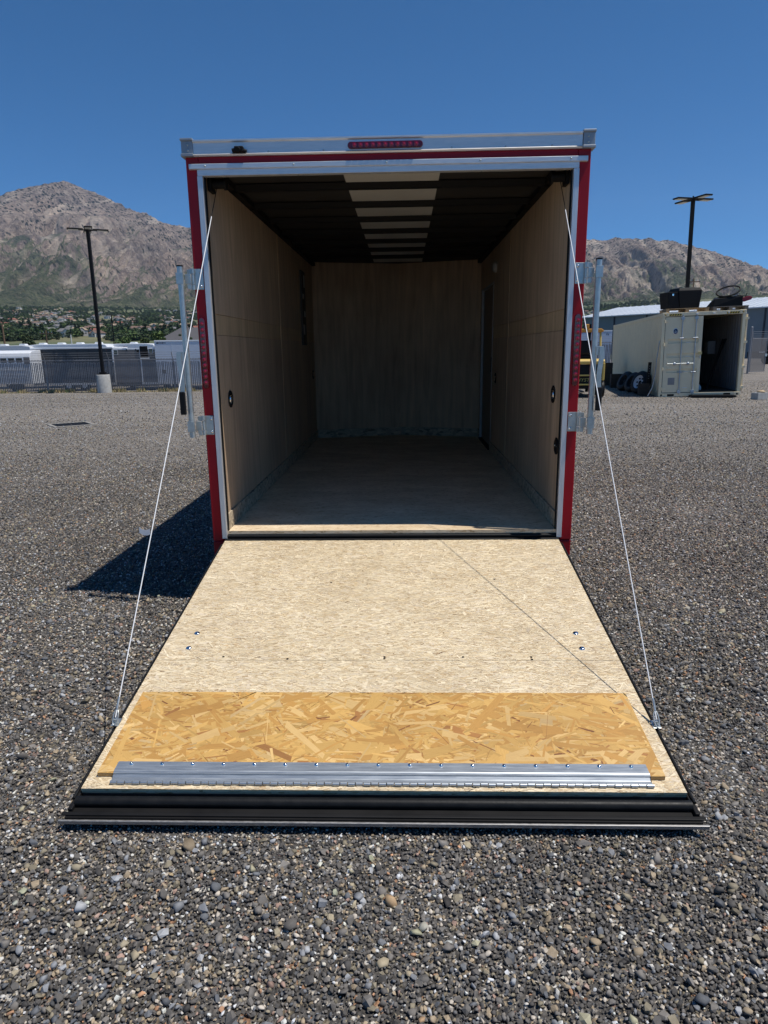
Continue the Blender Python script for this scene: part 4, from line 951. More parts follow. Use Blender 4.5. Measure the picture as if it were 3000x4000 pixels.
# ================================================================== the town on the bench: houses (things) and its trees (one mass)
HOUSE = []
ROOFS = [('grey', (.15, .145, .145)), ('brown', (.16, .10, .075)), ('tan', (.30, .23, .16)), ('red brown', (.26, .10, .07))]
WALLS = [(.48, .42, .34), (.62, .60, .56), (.34, .28, .22), (.40, .38, .36)]
for k, (rn, rc) in enumerate(ROOFS):
    rm = simple('roof_' + rn.replace(' ', '_'), rc, .85, 0, .1, .5)
    for j in range(2):
        wm = simple('house_wall', WALLS[(k + j) % 4], .8, 0, .08, .3); w2, d2, h2 = 6.5 + j, 4.5, 3.2 + 1.6 * j
        b = MB().box(-w2, w2, -d2, d2, -3, h2, 0)
        b.add([(-w2 - .6, -d2 - .6, h2 - .1), (w2 + .6, -d2 - .6, h2 - .1), (w2 + .6, d2 + .6, h2 - .1), (-w2 - .6, d2 + .6, h2 - .1), (-w2 * .75, 0, h2 + 2.8), (w2 * .75, 0, h2 + 2.8)], [(0, 1, 5, 4), (2, 3, 4, 5), (1, 2, 5), (3, 0, 4), (0, 3, 2, 1)], 1)
        b.prism([(-w2 * .2, -d2 - 2.0, -3), (w2 * .5, -d2 - 2.0, -3), (w2 * .5, -d2 - 2.0, h2), (w2 * .15, -d2 - 2.0, h2 + 1.9), (-w2 * .2, -d2 - 2.0, h2)], (0, 4, 0), 0)
        b.add([(-w2 * .25, -d2 - 2.4, h2 + .0), (w2 * .15, -d2 - 2.4, h2 + 2.2), (w2 * .15, 0, h2 + 2.2), (-w2 * .25, 0, h2)], [(0, 1, 2, 3)], 1); b.add([(w2 * .55, -d2 - 2.4, h2), (w2 * .15, -d2 - 2.4, h2 + 2.2), (w2 * .15, 0, h2 + 2.2), (w2 * .55, 0, h2)], [(3, 2, 1, 0)], 1)
        for x in (-.7, -.45, .3, .72): b.box(w2 * x - .6, w2 * x + .6, (-d2 if x < .1 or x > .6 else -d2 - 2.0) - .06, (-d2 if x < .1 or x > .6 else -d2 - 2.0), 1.0, 2.4, 2)
        HOUSE.append((rn, b.mesh('house', [wm, rm, MT['glass']])))
spots = []
r2 = np.random.default_rng(11)
tries = 0
while len(spots) < 215 and tries < 6000:
    tries += 1
    azd = r2.uniform(-31.5, -15) if len(spots) < 200 else r2.uniform(12, 16); Dh = math.exp(r2.uniform(math.log(720), math.log(2600)))
    dens = fbm(np.array(azd * .45 + 9.), np.array(Dh / 420.), 3, 61)
    if dens < .40: continue
    x = CAM.x + Dh * math.sin(R(azd)); y = CAM.y + Dh * math.cos(R(azd))
    if any((x - a_[0]) ** 2 + (y - a_[1]) ** 2 < 26 ** 2 for a_ in spots): continue
    spots.append((x, y, azd, Dh))
for k, (x, y, azd, Dh) in enumerate(spots):
    rn, me = HOUSE[int(r2.choice(8, p=[.2, .2, .15, .13, .1, .12, .05, .05]))]
    link('house', me, None, (x, y, float(bench_z(Dh, azd)) + .5), (0, 0, R(r2.uniform(-60, 60) - azd)), label='tiny far house with a %s roof among the hillside trees' % rn, cat='house', group='far %s-roofed houses of the hillside town' % rn)
tcol = bpy.data.collections.new('far_tree_shapes')
for k in range(4):
    V, c_ = crown_quads(1.0 if k < 3 else .55, 1.0 if k < 3 else 1.7, 240, .085, 90 + k, columnar=(k == 3))
    tcol.objects.link(bpy.data.objects.new('far_tree_shape', quads_mesh('far_tree_shape', V, MT['leafd'] if k != 1 else MT['leaf'], c_)))
nT = 26000
aT = r2.uniform(-36, 20, nT); DT = np.exp(r2.uniform(math.log(620), math.log(2900), nT))
de = fbm(aT * .55 + 3, DT / 300, 4, 71); keep = de + .24 * r2.random(nT) > .62; aT, DT = aT[keep], DT[keep]; nT = len(aT)
xT = CAM.x + DT * np.sin(np.radians(aT)); yT = CAM.y + DT * np.cos(np.radians(aT)); zT = bench_z(DT, aT)
sT = r2.uniform(3.5, 8.5, nT)
scatter_instances('town_trees', np.stack([xT, yT, zT - .5], 1), np.stack([0 * aT, 0 * aT, r2.uniform(0, 6.28, nT)], 1), np.stack([sT * 1.25, sT * 1.25, sT], 1), r2.choice(4, nT, p=[.35, .22, .33, .10]), np.ones((nT, 3)), tcol,
                  label='mass of small green trees among the houses of the hillside town', cat='trees')

# ================================================================== shipping container on the right
CW, CH, CL = 2.42, 2.60, 12.19
FLc = Vector((8.25, 18.35, -.1)); d_ = ray(2570.6, 1551); FLc = CAM + d_ * ((-.1 - CAM.z) / d_.z)
CT = empty('shipping_container', FLc, (0, R(-1.3), R(-9.6)), label='cream steel shipping container with its right door open, gear on its roof', cat='container')
MT['cream'] = simple('cream_container_paint', (.83, .70, .46), .5, 0, .06, 2.5)
MT['creamd'] = simple('cream_door_paint', (.80, .68, .46), .5, 0, .06, 3)
MT['rod'] = simple('galvanised_rod', (.42, .45, .48), .45, .7, .12, 10)
def corrug(b, x, y0, y1, z0, z1, depth, pitch, sgn):
    n_ = int((y1 - y0) / pitch); pts = []
    for k in range(n_):
        y = y0 + k * pitch
        pts += [(y, 0), (y + pitch * .28, 0), (y + pitch * .42, depth), (y + pitch * .78, depth), (y + pitch * .92, 0)]
    pts.append((y1, 0)); vs = []
    for y, d in pts: vs += [(x + sgn * d, y, z0), (x + sgn * d, y, z1)]
    b.add(vs, [(2 * i, 2 * i + 1, 2 * i + 3, 2 * i + 2) for i in range(len(pts) - 1)])
b = MB(); corrug(b, .012, .16, CL - .16, .14, CH - .1, .034, .28, 1); o = b.build('side_wall', MT['cream'], CT); md = o.modifiers.new('s', 'SOLIDIFY'); md.thickness = .003
b = MB(); corrug(b, CW - .012, .16, CL - .16, .14, CH - .1, .034, .28, -1); o = b.build('side_wall', simple('grey_container_lining', (.20, .205, .215), .6, 0, .15, 2), CT); md = o.modifiers.new('s', 'SOLIDIFY'); md.thickness = .003  # cream wall greyed: the dim interior is put into its colour
MB().box(.05, CW - .05, CL - .05, CL - .02, .14, CH - .1).build('end_wall', MT['cream'], CT)
MB().box(.02, CW - .02, .05, CL - .02, CH - .045, CH - .02).build('roof', MT['cream'], CT)
MB().box(.05, CW - .05, .10, CL - .05, .10, .15).build('floor', simple('container_floor', (.05, .035, .025), .8, 0, .3, 5), CT)
for x in (0, CW - .06): MB().box(x, x + .06, .17, CL - .17, CH - .1, CH - .005).build('top_side_rail', MT['cream'], CT); MB().box(x, x + .06, .17, CL - .17, .0, .145).build('bottom_side_rail', MT['cream'], CT)
for x in (0, CW - .09):
    for y in (0, CL - .15): MB().box(x, x + .09, y + .004, y + .146, .12, CH - .12).build('corner_post', MT['cream'], CT, bevel=.006)
for x in (-.004, CW - .174):
    for y in (-.006, CL - .17):
        for z in (-.005, CH - .118):
            o = MB().box(x, x + .178, y, y + .178, z, z + .122).build('corner_casting', MT['cream'], CT, bevel=.012)
            if y < 1:
                MB().lathe([(.03, 0), (.03, -.004), (0, -.004)], (x + .09, y - .0005, z + .06), 'Y', 12).build('casting_hole', MT['blacksteel'] if z < 1 else simple('brass_hole', (.30, .22, .08), .6, 0, .1, 4), o)
hd = MB().box(.175, CW - .175, .0, .10, CH - .115, CH - .005).build('door_header', MT['creamd'], CT, bevel=.006)
sl = MB().box(.175, CW - .175, .0, .10, .0, .115).build('door_sill', MT['creamd'], CT, bevel=.006)
for x in (.27, CW - .48): MB().box(x, x + .20, -.004, -.0005, .02, .085).build('fork_pocket', MT['blacksteel'], sl)
for x0 in (.20, CW - .55):   # hazard stripes
    pl = MB().box(x0, x0 + .36, -.004, -.0005, CH - .10, CH - .045).build('hazard_plate', simple('hazard_yellow', (.55, .38, .05), .5, 0, .1, 5), hd)
    for k in range(5):
        xx = x0 + .01 + k * .072; MB().prism([(xx, -.0045, CH - .10), (xx + .032, -.0045, CH - .10), (xx + .062, -.0045, CH - .045), (xx + .03, -.0045, CH - .045)], (0, -.002, 0)).build('hazard_stripe', MT['blacksteel'], pl)
for x in (.98, 1.02, 1.46, 1.50, 1.90): MB().box(x, x + .03, -.05, -.0005, CH - .09, CH - .045).build('cam_keeper', MT['white'], hd, bevel=.004)
# left door leaf, closed, with recessed bands, rods and handles
DX0, DX1, DZ0, DZ1 = .105, 1.205, .135, CH - .135
door = MB()
zb = [DZ0]; H = DZ1 - DZ0
for f0, f1 in ((.685, .735), (.48, .535), (.29, .345)): zb += [DZ1 - f1 * H, DZ1 - f0 * H]
pts = []
for i in range(0, len(zb) - 1, 2): pts += [(0, zb[i]), (0, zb[i + 1]), (.03, zb[i + 1] + .02), (.03, zb[i + 2] - .02 if i + 2 < len(zb) else 0)]
seq = [(0, DZ0)]
for i in (1, 3, 5):
    z0, z1 = zb[i], zb[i + 1]; seq += [(0, z0), (.032, z0 + .02), (.032, z1 - .02), (0, z1)]
seq.append((0, DZ1))
vs = []
for d, z in seq: vs += [(DX0 + .09, .018 + d, z), (DX1 - .10, .018 + d, z)]
door.add(vs, [(2 * i, 2 * i + 1, 2 * i + 3, 2 * i + 2) for i in range(len(seq) - 1)])
door.box(DX0, DX0 + .09, .012, .062, DZ0, DZ1).box(DX1 - .10, DX1, .012, .062, DZ0, DZ1).box(DX0 + .09, DX1 - .10, .052, .060, DZ0, DZ1)
DL = door.build('left_door', MT['creamd'], CT)
MB().box(DX0 - .012, DX0 - .0005, .02, .06, DZ0 - .012, DZ1 + .012).box(DX0, DX1, .02, .06, DZ1 + .0005, DZ1 + .018).box(DX0, DX1, .02, .06, DZ0 - .016, DZ0 - .0005).build('door_gasket', MT['black'], DL)
def rods(par, x_list, z0, z1, y):
    for x in x_list:
        r_ = MB().cyl((x, y, z0 - .06), (x, y, z1 + .06), .017, n=10).build('lock_rod', MT['rod'], par)
        for z in (z0 + .02, z1 - .05): MB().box(x - .05, x + .05, y - .02, y + .03, z - .05, z + .05).build('rod_guide', MT['rod'], par, bevel=.006)
        for z in (z0 + H * .27, z0 + H * .72): MB().cyl((x - .07, y, z), (x + .07, y, z), .022, n=8).build('rod_bracket', MT['rod'], par)
        hz_ = z0 + H * .385
        MB().cyl((x - .01, y - .01, hz_), (x - .40, y - .035, hz_ + .005), .014, n=8).build('rod_handle', MT['zinc'], par)
        MB().dome((x - .18, y - .02, hz_), .05, .03, (0, -1, 0), 12).build('handle_hub', MT['rod'], par)
rods(DL, (DX0 + .50, DX0 + .90), DZ0, DZ1, -.012)
for z in (DZ0 + .12, DZ0 + .75, DZ0 + 1.5, DZ1 - .12): MB().box(DX0 - .04, DX0 + .10, -.004, .0115, z - .035, z + .035).cyl((DX0 - .02, -.008, z - .05), (DX0 - .02, -.008, z + .05), .018, n=8).build('hinge', MT['cream'], DL)
stk = MB().lathe([(.075, 0), (.075, -.002), (0, -.002)], (0, 0, 0), 'Y', 24).build('emblem_sticker', MT['white'], DL); stk.location = (DX0 + .31, .0168, DZ1 - .44); stk.scale = (1, 1, 1.3)
e2 = MB().lathe([(.060, -.0022), (.060, -.003), (0, -.003)], (0, 0, 0), 'Y', 24)
e2.v = [(x + DX0 + .31, y + .0168, z * 1.3 + DZ1 - .44) for x, y, z in e2.v]; e2.build('emblem_disc', simple('navy_print', (.02, .035, .07), .5, 0, .1, 4), DL)
e3 = MB()
for pts in ([(-.035, -.02), (-.005, .05), (.006, .05), (-.012, -.03)], [(-.012, -.055), (.03, .03), (.04, .0), (.012, -.06)], [(-.045, -.035), (.035, -.005), (.04, -.02), (-.04, -.05)]):
    e3.prism([(x + DX0 + .31, .0136, z + DZ1 - .44) for x, z in pts], (0, -.0008, 0))
e3.build('emblem_mark', simple('pale_print', (.35, .40, .48), .5, 0, .1, 4), DL)
MB().box(DX0 + .16, DX0 + .36, .012, .0172, DZ0 + .24, DZ0 + .46).build('data_plate', simple('data_plate', (.26, .25, .25), .5, .2, .1, 10), DL)
for x, z in ((.64, .66), (.64, .475), (.60, .27), (.60, .06)): MB().box(DX0 + x, DX0 + x + .15, .010, .0172, DZ0 + H * z, DZ0 + H * z + .014).build('rivet_strip', MT['white'], DL)
lb = MB().box(DX1 - .085, DX1 + .02, -.02, .0115, DZ0 + H * .50, DZ0 + H * .535).build('lock_box', simple('lock_yellow', (.55, .45, .2), .5, 0, .1, 5), DL)
MB().cyl((DX1 - .03, -.012, DZ0 + H * .485), (DX1 - .03, -.012, DZ0 + H * .45), .025, n=10).build('padlock', MT['zinc'], DL)
# right door leaf swung right round against the right-hand wall
DR = MB().box(CW + .035, CW + .085, .10, 1.22, DZ0, DZ1).build('right_door', MT['creamd'], CT, bevel=.005)
for y in (.35, .78): MB().cyl((CW + .102, y, DZ0 - .06), (CW + .102, y, DZ1 + .06), .017, n=8).build('lock_rod', MT['rod'], DR)
MB().box(CW + .02, CW + .034, .10, 1.22, DZ0 - .01, DZ1 + .01).build('door_gasket', MT['black'], DR)
for z in (DZ0 + .12, DZ0 + .75, DZ0 + 1.5, DZ1 - .12): MB().box(CW - .01, CW + .1, .02, .099, z - .035, z + .035).build('hinge', MT['cream'], DR)

def inC(x, y, z):   # container frame -> world
    return CT.matrix_basis @ Vector((x, y, z))
rzC = R(-9.6)
def thing(name, x, y, z, label, cat, rz=0, group=None, tilt=(0, 0)):
    p = inC(x, y, z); return empty(name, p, (tilt[0], tilt[1] + R(-1.3), rzC + rz), label=label, cat=cat, group=group)
# things inside the container
t = thing('wall_cabinet', CW - .20, 3.2, 1.25, 'pale metal box on the inner right wall of the container', 'cabinet')
MB().box(-.12, .12, -.25, .25, 0, .45).build('case', MT['cap'], t, bevel=.01); MB().box(-.128, -.1205, -.2, .2, .05, .4).build('door', MT['dullwhite'], t)
for k, (x, lean) in enumerate(((1.62, .62), (1.72, .52), (1.80, .60))):
    p0, p1 = inC(x, .9 + .25 * k, .155), inC(x + lean - .02 * k, 1.3 + .3 * k, 1.75)
    o = empty('leaning_pole', p0, label=['longest thin dark pole leaning in the open container', 'middle thin dark pole leaning in the open container', 'thin dark pole leaning closest to the container back'][k], cat='pole', group='poles leaning inside the container')
    MB().cyl((0, 0, 0), p1 - p0, .02, n=8).build('rod', MT['blacksteel'], o); MB().cyl((p1 - p0) * .9, p1 - p0, .026, n=8).build('tip', MT['black'], o)
for k, (x, y, w_, d2, h_) in enumerate(((.25, 2.6, .9, .6, 1.7), (1.18, 3.1, .6, .6, 1.3), (.2, 1.5, .8, .55, .8), (1.25, 4.6, .8, .6, 1.9))):  # dark racks added to make the container's inside black
    t = thing('storage_rack', x, y, .152, ['tall dark rack on the left inside the container', 'shorter dark rack in the middle of the container', 'low dark rack just inside the closed container door', 'dark rack deep inside the container'][k], 'rack', group='dark racks inside the container')
    for xx in (0, w_ - .04):
        for yy in (0, d2 - .04): MB().box(xx, xx + .04, yy, yy + .04, 0, h_).build('upright', MT['blacksteel'], t)
    for j in range(3): MB().box(.001, w_ - .001, .001, d2 - .001, h_ * (j + 1) / 3 - .03, h_ * (j + 1) / 3 - .004).build('shelf', MT['blacksteel'], t); MB().box(.05, w_ - .06, .05, d2 - .05, h_ * j / 3 + .002, h_ * j / 3 + h_ / 3 * .75).build('bin', MT['blackpl'], t, bevel=.02)
t = thing('white_jug', 1.38, .75, .152, 'small white jug on the container floor', 'jug'); MB().lathe([(0, 0), (.07, 0), (.075, .03), (.07, .11), (.03, .15), (.025, .18), (0, .18)], (0, 0, 0), 'Z', 14).build('bottle', MT['white'], t); MB().cyl((0, 0, .18), (0, 0, .20), .028, n=10).build('cap', MT['blackpl'], t)
# gear on the roof
MT['pallet'] = simple('pallet_wood', (.30, .21, .12), .85, 0, .25, 6)
def pallet(x, y, w_, d2, label, mat=None):
    t = thing('wooden_pallet', x, y, CH + .0, label, 'pallet', group='pallets on the container roof')
    for k in range(3): MB().box(k * (w_ - .10) / 2, k * (w_ - .10) / 2 + .10, 0, d2, .0, .105).build('stringer', mat or MT['pallet'], t)
    for k in range(6): MB().box(-.01, w_ + .01, k * (d2 - .10) / 5, k * (d2 - .10) / 5 + .10, .106, .128).build('deck_board', mat or MT['pallet'], t)
pallet(.12, .12, 1.25, 1.1, 'wooden pallet under the tall black tank on the container')
pallet(1.50, .12, 1.0, 1.0, 'weathered grey pallet under the low black box on the container', simple('grey_wood', (.15, .135, .12), .9, 0, .2, 6))
t = thing('black_tank', .42, .12, CH + .13, 'tall black plastic tank with slanted sides on the container roof', 'tank', rz=R(18))
MB().add([(.16, .05, 0), (.95, .05, 0), (.95, .75, 0), (.16, .75, 0), (.06, 0, .62), (1.0, 0, .62), (1.0, .8, .62), (.06, .8, .62), (.10, .06, .72), (.93, .06, .72), (.93, .74, .72), (.10, .74, .72)],
         [(3, 2, 1, 0), (0, 1, 5, 4), (1, 2, 6, 5), (2, 3, 7, 6), (3, 0, 4, 7), (4, 5, 9, 8), (5, 6, 10, 9), (6, 7, 11, 10), (7, 4, 8, 11), (8, 9, 10, 11)]).build('tank_body', MT['blackpl'], t, bevel=.02)
MB().add([(-.28, .10, 0), (.155, .06, 0), (.155, .74, 0), (-.28, .70, 0), (-.34, .08, .58), (.055, .04, .58), (.055, .76, .58), (-.34, .72, .58)], [(3, 2, 1, 0), (0, 1, 5, 4), (1, 2, 6, 5), (2, 3, 7, 6), (3, 0, 4, 7), (4, 5, 6, 7)]).build('side_pod', MT['blackpl'], t, bevel=.015)
t.scale = (.82, .82, .85)
MB().cyl((.35, .4, .72), (.35, .4, .765), .06, n=12).build('filler_cap', simple('green_cap', (.03, .12, .09), .5, 0, .1, 4), t)
MB().box(-.18, -.12, .02, .075, .44, .52).build('outlet', MT['chrome'], t, bevel=.01)
t = thing('black_spreader_box', 1.52, .10, CH + .13, 'low black metal box on the right end of the container roof', 'box', rz=R(8))
MB().add([(0, .1, 0), (.86, .1, 0), (.86, .7, 0), (0, .7, 0), (.03, .12, .23), (.88, .08, .30), (.88, .68, .30), (.25, .68, .30)], [(3, 2, 1, 0), (0, 1, 5, 4), (1, 2, 6, 5), (2, 3, 7, 6), (3, 0, 4, 7), (4, 5, 6, 7)]).build('case', MT['blackpl'], t, bevel=.012)
MB().box(.3, .8, .2, .6, .285, .30).build('lid', MT['blacksteel'], t)
t = thing('hose_loop', 1.96, .38, CH + .44, 'black hose bent into an oval loop above the low black box', 'hose')
MB().tube([(.34 * math.cos(a), .10 * math.sin(a), .145 + .145 * math.sin(a) + .06 * math.cos(a)) for a in [k * 2 * math.pi / 28 for k in range(28)]], .026, 8, closed=True).build('hose', MT['black'], t)
MB().cyl((-.36, 0, .10), (-.30, 0, .05), .026, n=10).build('coupling', MT['blacksteel'], t)
t = thing('red_hitch', 2.36, .45, CH + .132, 'small red hitch with a dark rod at the right end of the container roof', 'hitch')
MB().prism([(0, 0, .16), (.10, 0, .12), (.30, 0, .18), (.33, 0, .25), (.24, 0, .29), (.12, 0, .26), (.02, 0, .24)], (0, .06, 0)).build('hitch_jaw', simple('hitch_red', (.32, .015, .035), .45, 0, .15, 8), t, bevel=.008)
MB().cyl((-.12, .03, .33), (.26, .03, .27), .014, n=8).cyl((.12, .03, .24), (.17, .03, .38), .013, n=8).build('pull_rod', MT['blacksteel'], t); MB().box(-.02, .06, .0, .06, 0, .17).build('leg', MT['blacksteel'], t)
# ---- things along the container's left side
def wheel_thing(x, y, r, label, lean, rim, rz):
    p = inC(x, y, 0); t = empty('spare_wheel', (p.x, p.y, G(p.x, p.y)), (0, 0, rzC + rz), label=label, cat='wheel', group='wheels leaning on the container')
    M_ = Matrix.Rotation(lean, 4, 'X') @ Matrix.Translation((0, 0, r))
    b = MB().lathe([(r * .58, -.12), (r * .9, -.125), (r, -.08), (r, .08), (r * .9, .125), (r * .58, .12)], (0, 0, 0), 'Y', 32); b.v = [tuple(M_ @ Vector(v)) for v in b.v]; b.build('tyre', MT['black'], t)
    b = MB().lathe([(r * .60, -.115), (r * .55, -.10), (r * .50, -.045), (r * .22, -.02), (0, -.02)], (0, 0, 0), 'Y', 28).lathe([(r * .59, .115), (r * .55, .0), (r * .59, -.115)], (0, 0, 0), 'Y', 28)
    b.v = [tuple(M_ @ Vector(v)) for v in b.v]; rm = b.build('rim', rim, t)
    b = MB()
    for k in range(6): b.cyl((r * .36 * math.cos(k * 1.047), -.060, r * .36 * math.sin(k * 1.047)), (r * .36 * math.cos(k * 1.047), -.034, r * .36 * math.sin(k * 1.047)), r * .075, n=8)
    b.lathe([(r * .17, -.05), (r * .12, -.065), (0, -.065)], (0, 0, 0), 'Y', 14)
    b.v = [tuple(M_ @ Vector(v)) for v in b.v]; b.build('rim_holes', MT['blacksteel'], rm)
wheel_thing(-.42, 1.55, .40, 'spare wheel with a white rim leaning on the container', R(-20), MT['white'], R(-62))
wheel_thing(-.55, 2.45, .37, 'black tyre leaning just behind the white-rimmed wheel', R(-24), MT['blacksteel'], R(-68))
wheel_thing(-.72, 3.35, .38, 'black tyre farthest along the container side', R(-28), MT['blacksteel'], R(-70))
p = inC(-.20, .95, 0); t = empty('perforated_post', (p.x, p.y, G(p.x, p.y)), (0, R(2), rzC), label='dark perforated steel post standing against the container side', cat='post')
MB().box(-.05, .05, -.02, .02, 0, 1.08).build('bar', MT['blacksteel'], t)
for k in range(6): MB().lathe([(.012, -.0215), (0, -.0215)], (0, 0, .55 + k * .08), 'Y', 8).build('hole', MT['cap'], t)
MB().box(-.09, .09, -.06, .06, 0, .03).build('foot', MT['blacksteel'], t)
p = inC(-.10, .10, 0); t = empty('leaning_strap', (p.x, p.y, G(p.x, p.y)), label='thin grey cable hanging down the front left corner of the container', cat='cable')
MB().tube([(.02, -.03, 1.72), (-.03, -.05, 1.2), (-.05, -.06, .7), (-.12, -.08, .3), (-.25, -.1, .03)], .014, 6).build('cable', MT['cap'], t); MB().cyl((.02, -.03, 1.70), (.02, -.03, 1.76), .02, n=8).build('hook', MT['zinc'], t)
for k, (x, y, w_, d2, h_, lb_) in enumerate(((-.55, .35, .34, .4, .42, 'dark box on the ground beside the front corner of the container'), (-.85, 5.2, .7, .6, .55, 'dark crate by the middle of the container side'), (-1.5, 7.0, .9, .8, .95, 'stack of dark timber behind the forklift'))):
    p = inC(x, y, 0); t = empty('dark_crate', (p.x, p.y, G(p.x, p.y)), (0, 0, rzC), label=lb_, cat='crate', group='dark crates beside the container')
    nb = 4
    for j in range(nb): MB().box(0, w_, 0, .03, h_ * j / nb + .005, h_ * (j + 1) / nb - .005).build('board', MT['darkwood'] if 'darkwood' in MT else MT.setdefault('darkwood', simple('dark_wood', (.035, .028, .022), .9, 0, .3, 6)), t)
    MB().box(.02, w_ - .02, .031, d2, .0, h_ - .02).build('crate_body', MT['darkwood'], t, bevel=.008)
p = inC(.9, -.42, 0); t = empty('rubber_mat', (p.x, p.y, G(p.x, p.y)), (0, 0, rzC), label='black step plate lying in front of the open container door', cat='mat')  # flat black slab on the ground before the sill
MB().box(.0, 1.3, 0, .36, .02, .085).build('plate', MT['blacksteel'], t, bevel=.01); MB().box(.05, 1.25, .02, .34, .0855, .09).build('tread', MT['black'], t)
# concrete block with a wooden disc on it
p = CAM + ray(2950, 1561) * ((-.1 - CAM.z) / ray(2950, 1561).z)
t = empty('concrete_block', (p.x + .16, p.y + .1, G(p.x, p.y)), (0, 0, R(20)), label='small concrete block on the gravel at the right edge', cat='block'); MB().box(-.19, .19, -.13, .13, 0, .20).build('block', MT['conc'], t, bevel=.008); MB().box(-.15, .15, -.09, .09, .2005, .204).build('core', MT['cap'], t)
t = empty('wooden_disc', (p.x + .20, p.y + .1, G(p.x, p.y) + .205), label='small tan round lid lying on the concrete block', cat='lid'); MB().lathe([(0, 0), (.10, 0), (.12, .02), (.09, .05), (0, .07)], (0, 0, 0), 'Z', 16).build('disc', MT['plyband'], t); MB().cyl((0, 0, .068), (0, 0, .085), .02, n=8).build('knob', MT['plyband'], t)

def text_mesh(body, size, shear, mat, parent, loc, rot, space=1.0, align='LEFT'):
    fc = bpy.data.curves.new('lettering', 'FONT'); fc.body = body; fc.size = size; fc.shear = shear; fc.extrude = .002; fc.align_x = align; fc.space_character = space
    fo = bpy.data.objects.new('lettering', fc); col.objects.link(fo); bpy.context.view_layer.update()
    me = bpy.data.meshes.new_from_object(fo.evaluated_get(bpy.context.evaluated_depsgraph_get())); bpy.data.objects.remove(fo); bpy.data.curves.remove(fc)
    me.materials.clear(); me.materials.append(mat); return link('lettering', me, parent, loc, rot)
# ================================================================== forklift seen from behind
fr = CAM + ray(2352, 1553) * ((-.1 - CAM.z) / ray(2352, 1553).z)
FK = empty('forklift', (fr.x - .575, fr.y, -.1), (0, 0, R(-6)), label='yellow forklift seen from behind, partly hidden by the trailer post', cat='forklift')
MT['yel'] = simple('machine_yellow', (.62, .42, .10), .45, 0, .1, 5); MT['ora'] = simple('machine_orange', (.62, .27, .03), .45, 0, .12, 5)
MB().add([(-.55, 0, .28), (.55, 0, .28), (.55, 1.7, .28), (-.55, 1.7, .28), (-.57, -.05, 1.05), (.57, -.05, 1.05), (.57, 1.7, .95), (-.57, 1.7, .95)], [(3, 2, 1, 0), (0, 1, 5, 4), (1, 2, 6, 5), (2, 3, 7, 6), (3, 0, 4, 7), (4, 5, 6, 7)]).build('chassis', MT['blacksteel'], FK, bevel=.03)
MB().prism([(-.57, -.10, 1.055), (-.57, -.12, 1.16), (-.57, -.02, 1.22), (-.57, .75, 1.22), (-.57, .8, 1.055)], (1.14, 0, 0)).build('hood', MT['yel'], FK, bevel=.03)
MB().box(.50, .575, -.13, .5, .55, 1.10).build('fender', MT['yel'], FK, bevel=.02); MB().box(-.575, -.50, -.13, .5, .55, 1.10).build('fender', MT['yel'], FK, bevel=.02)
for z in (.69, .40): MB().box(-.46, .46, -.075, -.045, z, z + .05).build('counterweight_rib', MT['yel'], FK, bevel=.01)
MB().box(-.25, .25, -.058, -.045, .74, 1.0).build('grille', MT['black'], FK)
for k in range(6): MB().box(-.24, .24, -.066, -.0585, .76 + k * .04, .78 + k * .04).build('grille_slat', MT['blacksteel'], FK)
for s in (-1, 1):
    wh = MB().lathe([(.13, -.09), (.24, -.09), (.27, -.05), (.27, .05), (.24, .09), (.13, .09)], (s * .52, .12, .27), 'X', 24).build('rear_wheel', MT['black'], FK)
    MB().lathe([(.14, s * .085), (.1, s * .05), (0, s * .05)], (s * .52, .12, .27), 'X', 16).build('rim', MT['ora'], wh)
    MB().lathe([(.18, -.13), (.31, -.13), (.345, -.08), (.345, .08), (.31, .13), (.18, .13)], (s * .50, 1.45, .345), 'X', 24).lathe([(.18, s * .12), (0, s * .08)], (s * .50, 1.45, .345), 'X', 16).build('front_wheel', MT['black'], FK)
    MB().cyl((s * .44, .05, 1.2), (s * .43, .22, 2.06), .035, n=8).build('guard_post', MT['yel'], FK); MB().cyl((s * .43, 1.55, .95), (s * .43, 1.25, 2.06), .035, n=8).build('guard_post', MT['blacksteel'], FK)
    MB().box(s * .46 - .04, s * .46 + .04, .15, 1.3, 2.05, 2.13).build('guard_rail', MT['ora'], FK, bevel=.02)
    MB().box(s * .33 - .04, s * .33 + .04, 1.72, 1.86, .08, 2.35).build('mast_upright', MT['blacksteel'], FK)
    MB().box(s * .22 - .05, s * .22 + .05, 1.9, 2.9, .05, .09).build('fork', MT['blacksteel'], FK)
    MB().dome((s * .28, .13, 1.96), .055, .04, (0, -1, 0), 12).build('work_lamp', simple('lamp_lens', (.5, .45, .35), .3, 0, .1, 5), FK)
MB().prism([(-.50, .14, 2.05), (.50, .14, 2.05), (.53, .14, 2.10), (.45, .14, 2.16), (-.45, .14, 2.16), (-.53, .14, 2.10)], (0, .12, 0)).build('guard_beam', MT['ora'], FK, bevel=.02)
for k in range(5): MB().box(-.45, .45, .36 + k * .2, .40 + k * .2, 2.06, 2.10).build('guard_slat', MT['blacksteel'], FK)
MB().box(-.06, .06, .13, .25, 2.162, 2.30).build('beacon', MT['ora'], FK, bevel=.02)
MB().box(-.25, .25, .30, .85, 1.22, 1.36).box(-.24, .24, .22, .33, 1.36, 1.80).build('seat', MT['blackpl'], FK, bevel=.04)
MB().box(-.33, .33, 1.86, 1.90, .2, .9).build('carriage', MT['blacksteel'], FK)
MB().lathe([(.16, 0), (.175, .015), (.16, .03)], (0, 1.15, 1.45), 'Y', 20).cyl((0, 1.2, 1.0), (0, 1.16, 1.46), .025, n=8).build('steering_wheel', MT['blackpl'], FK)
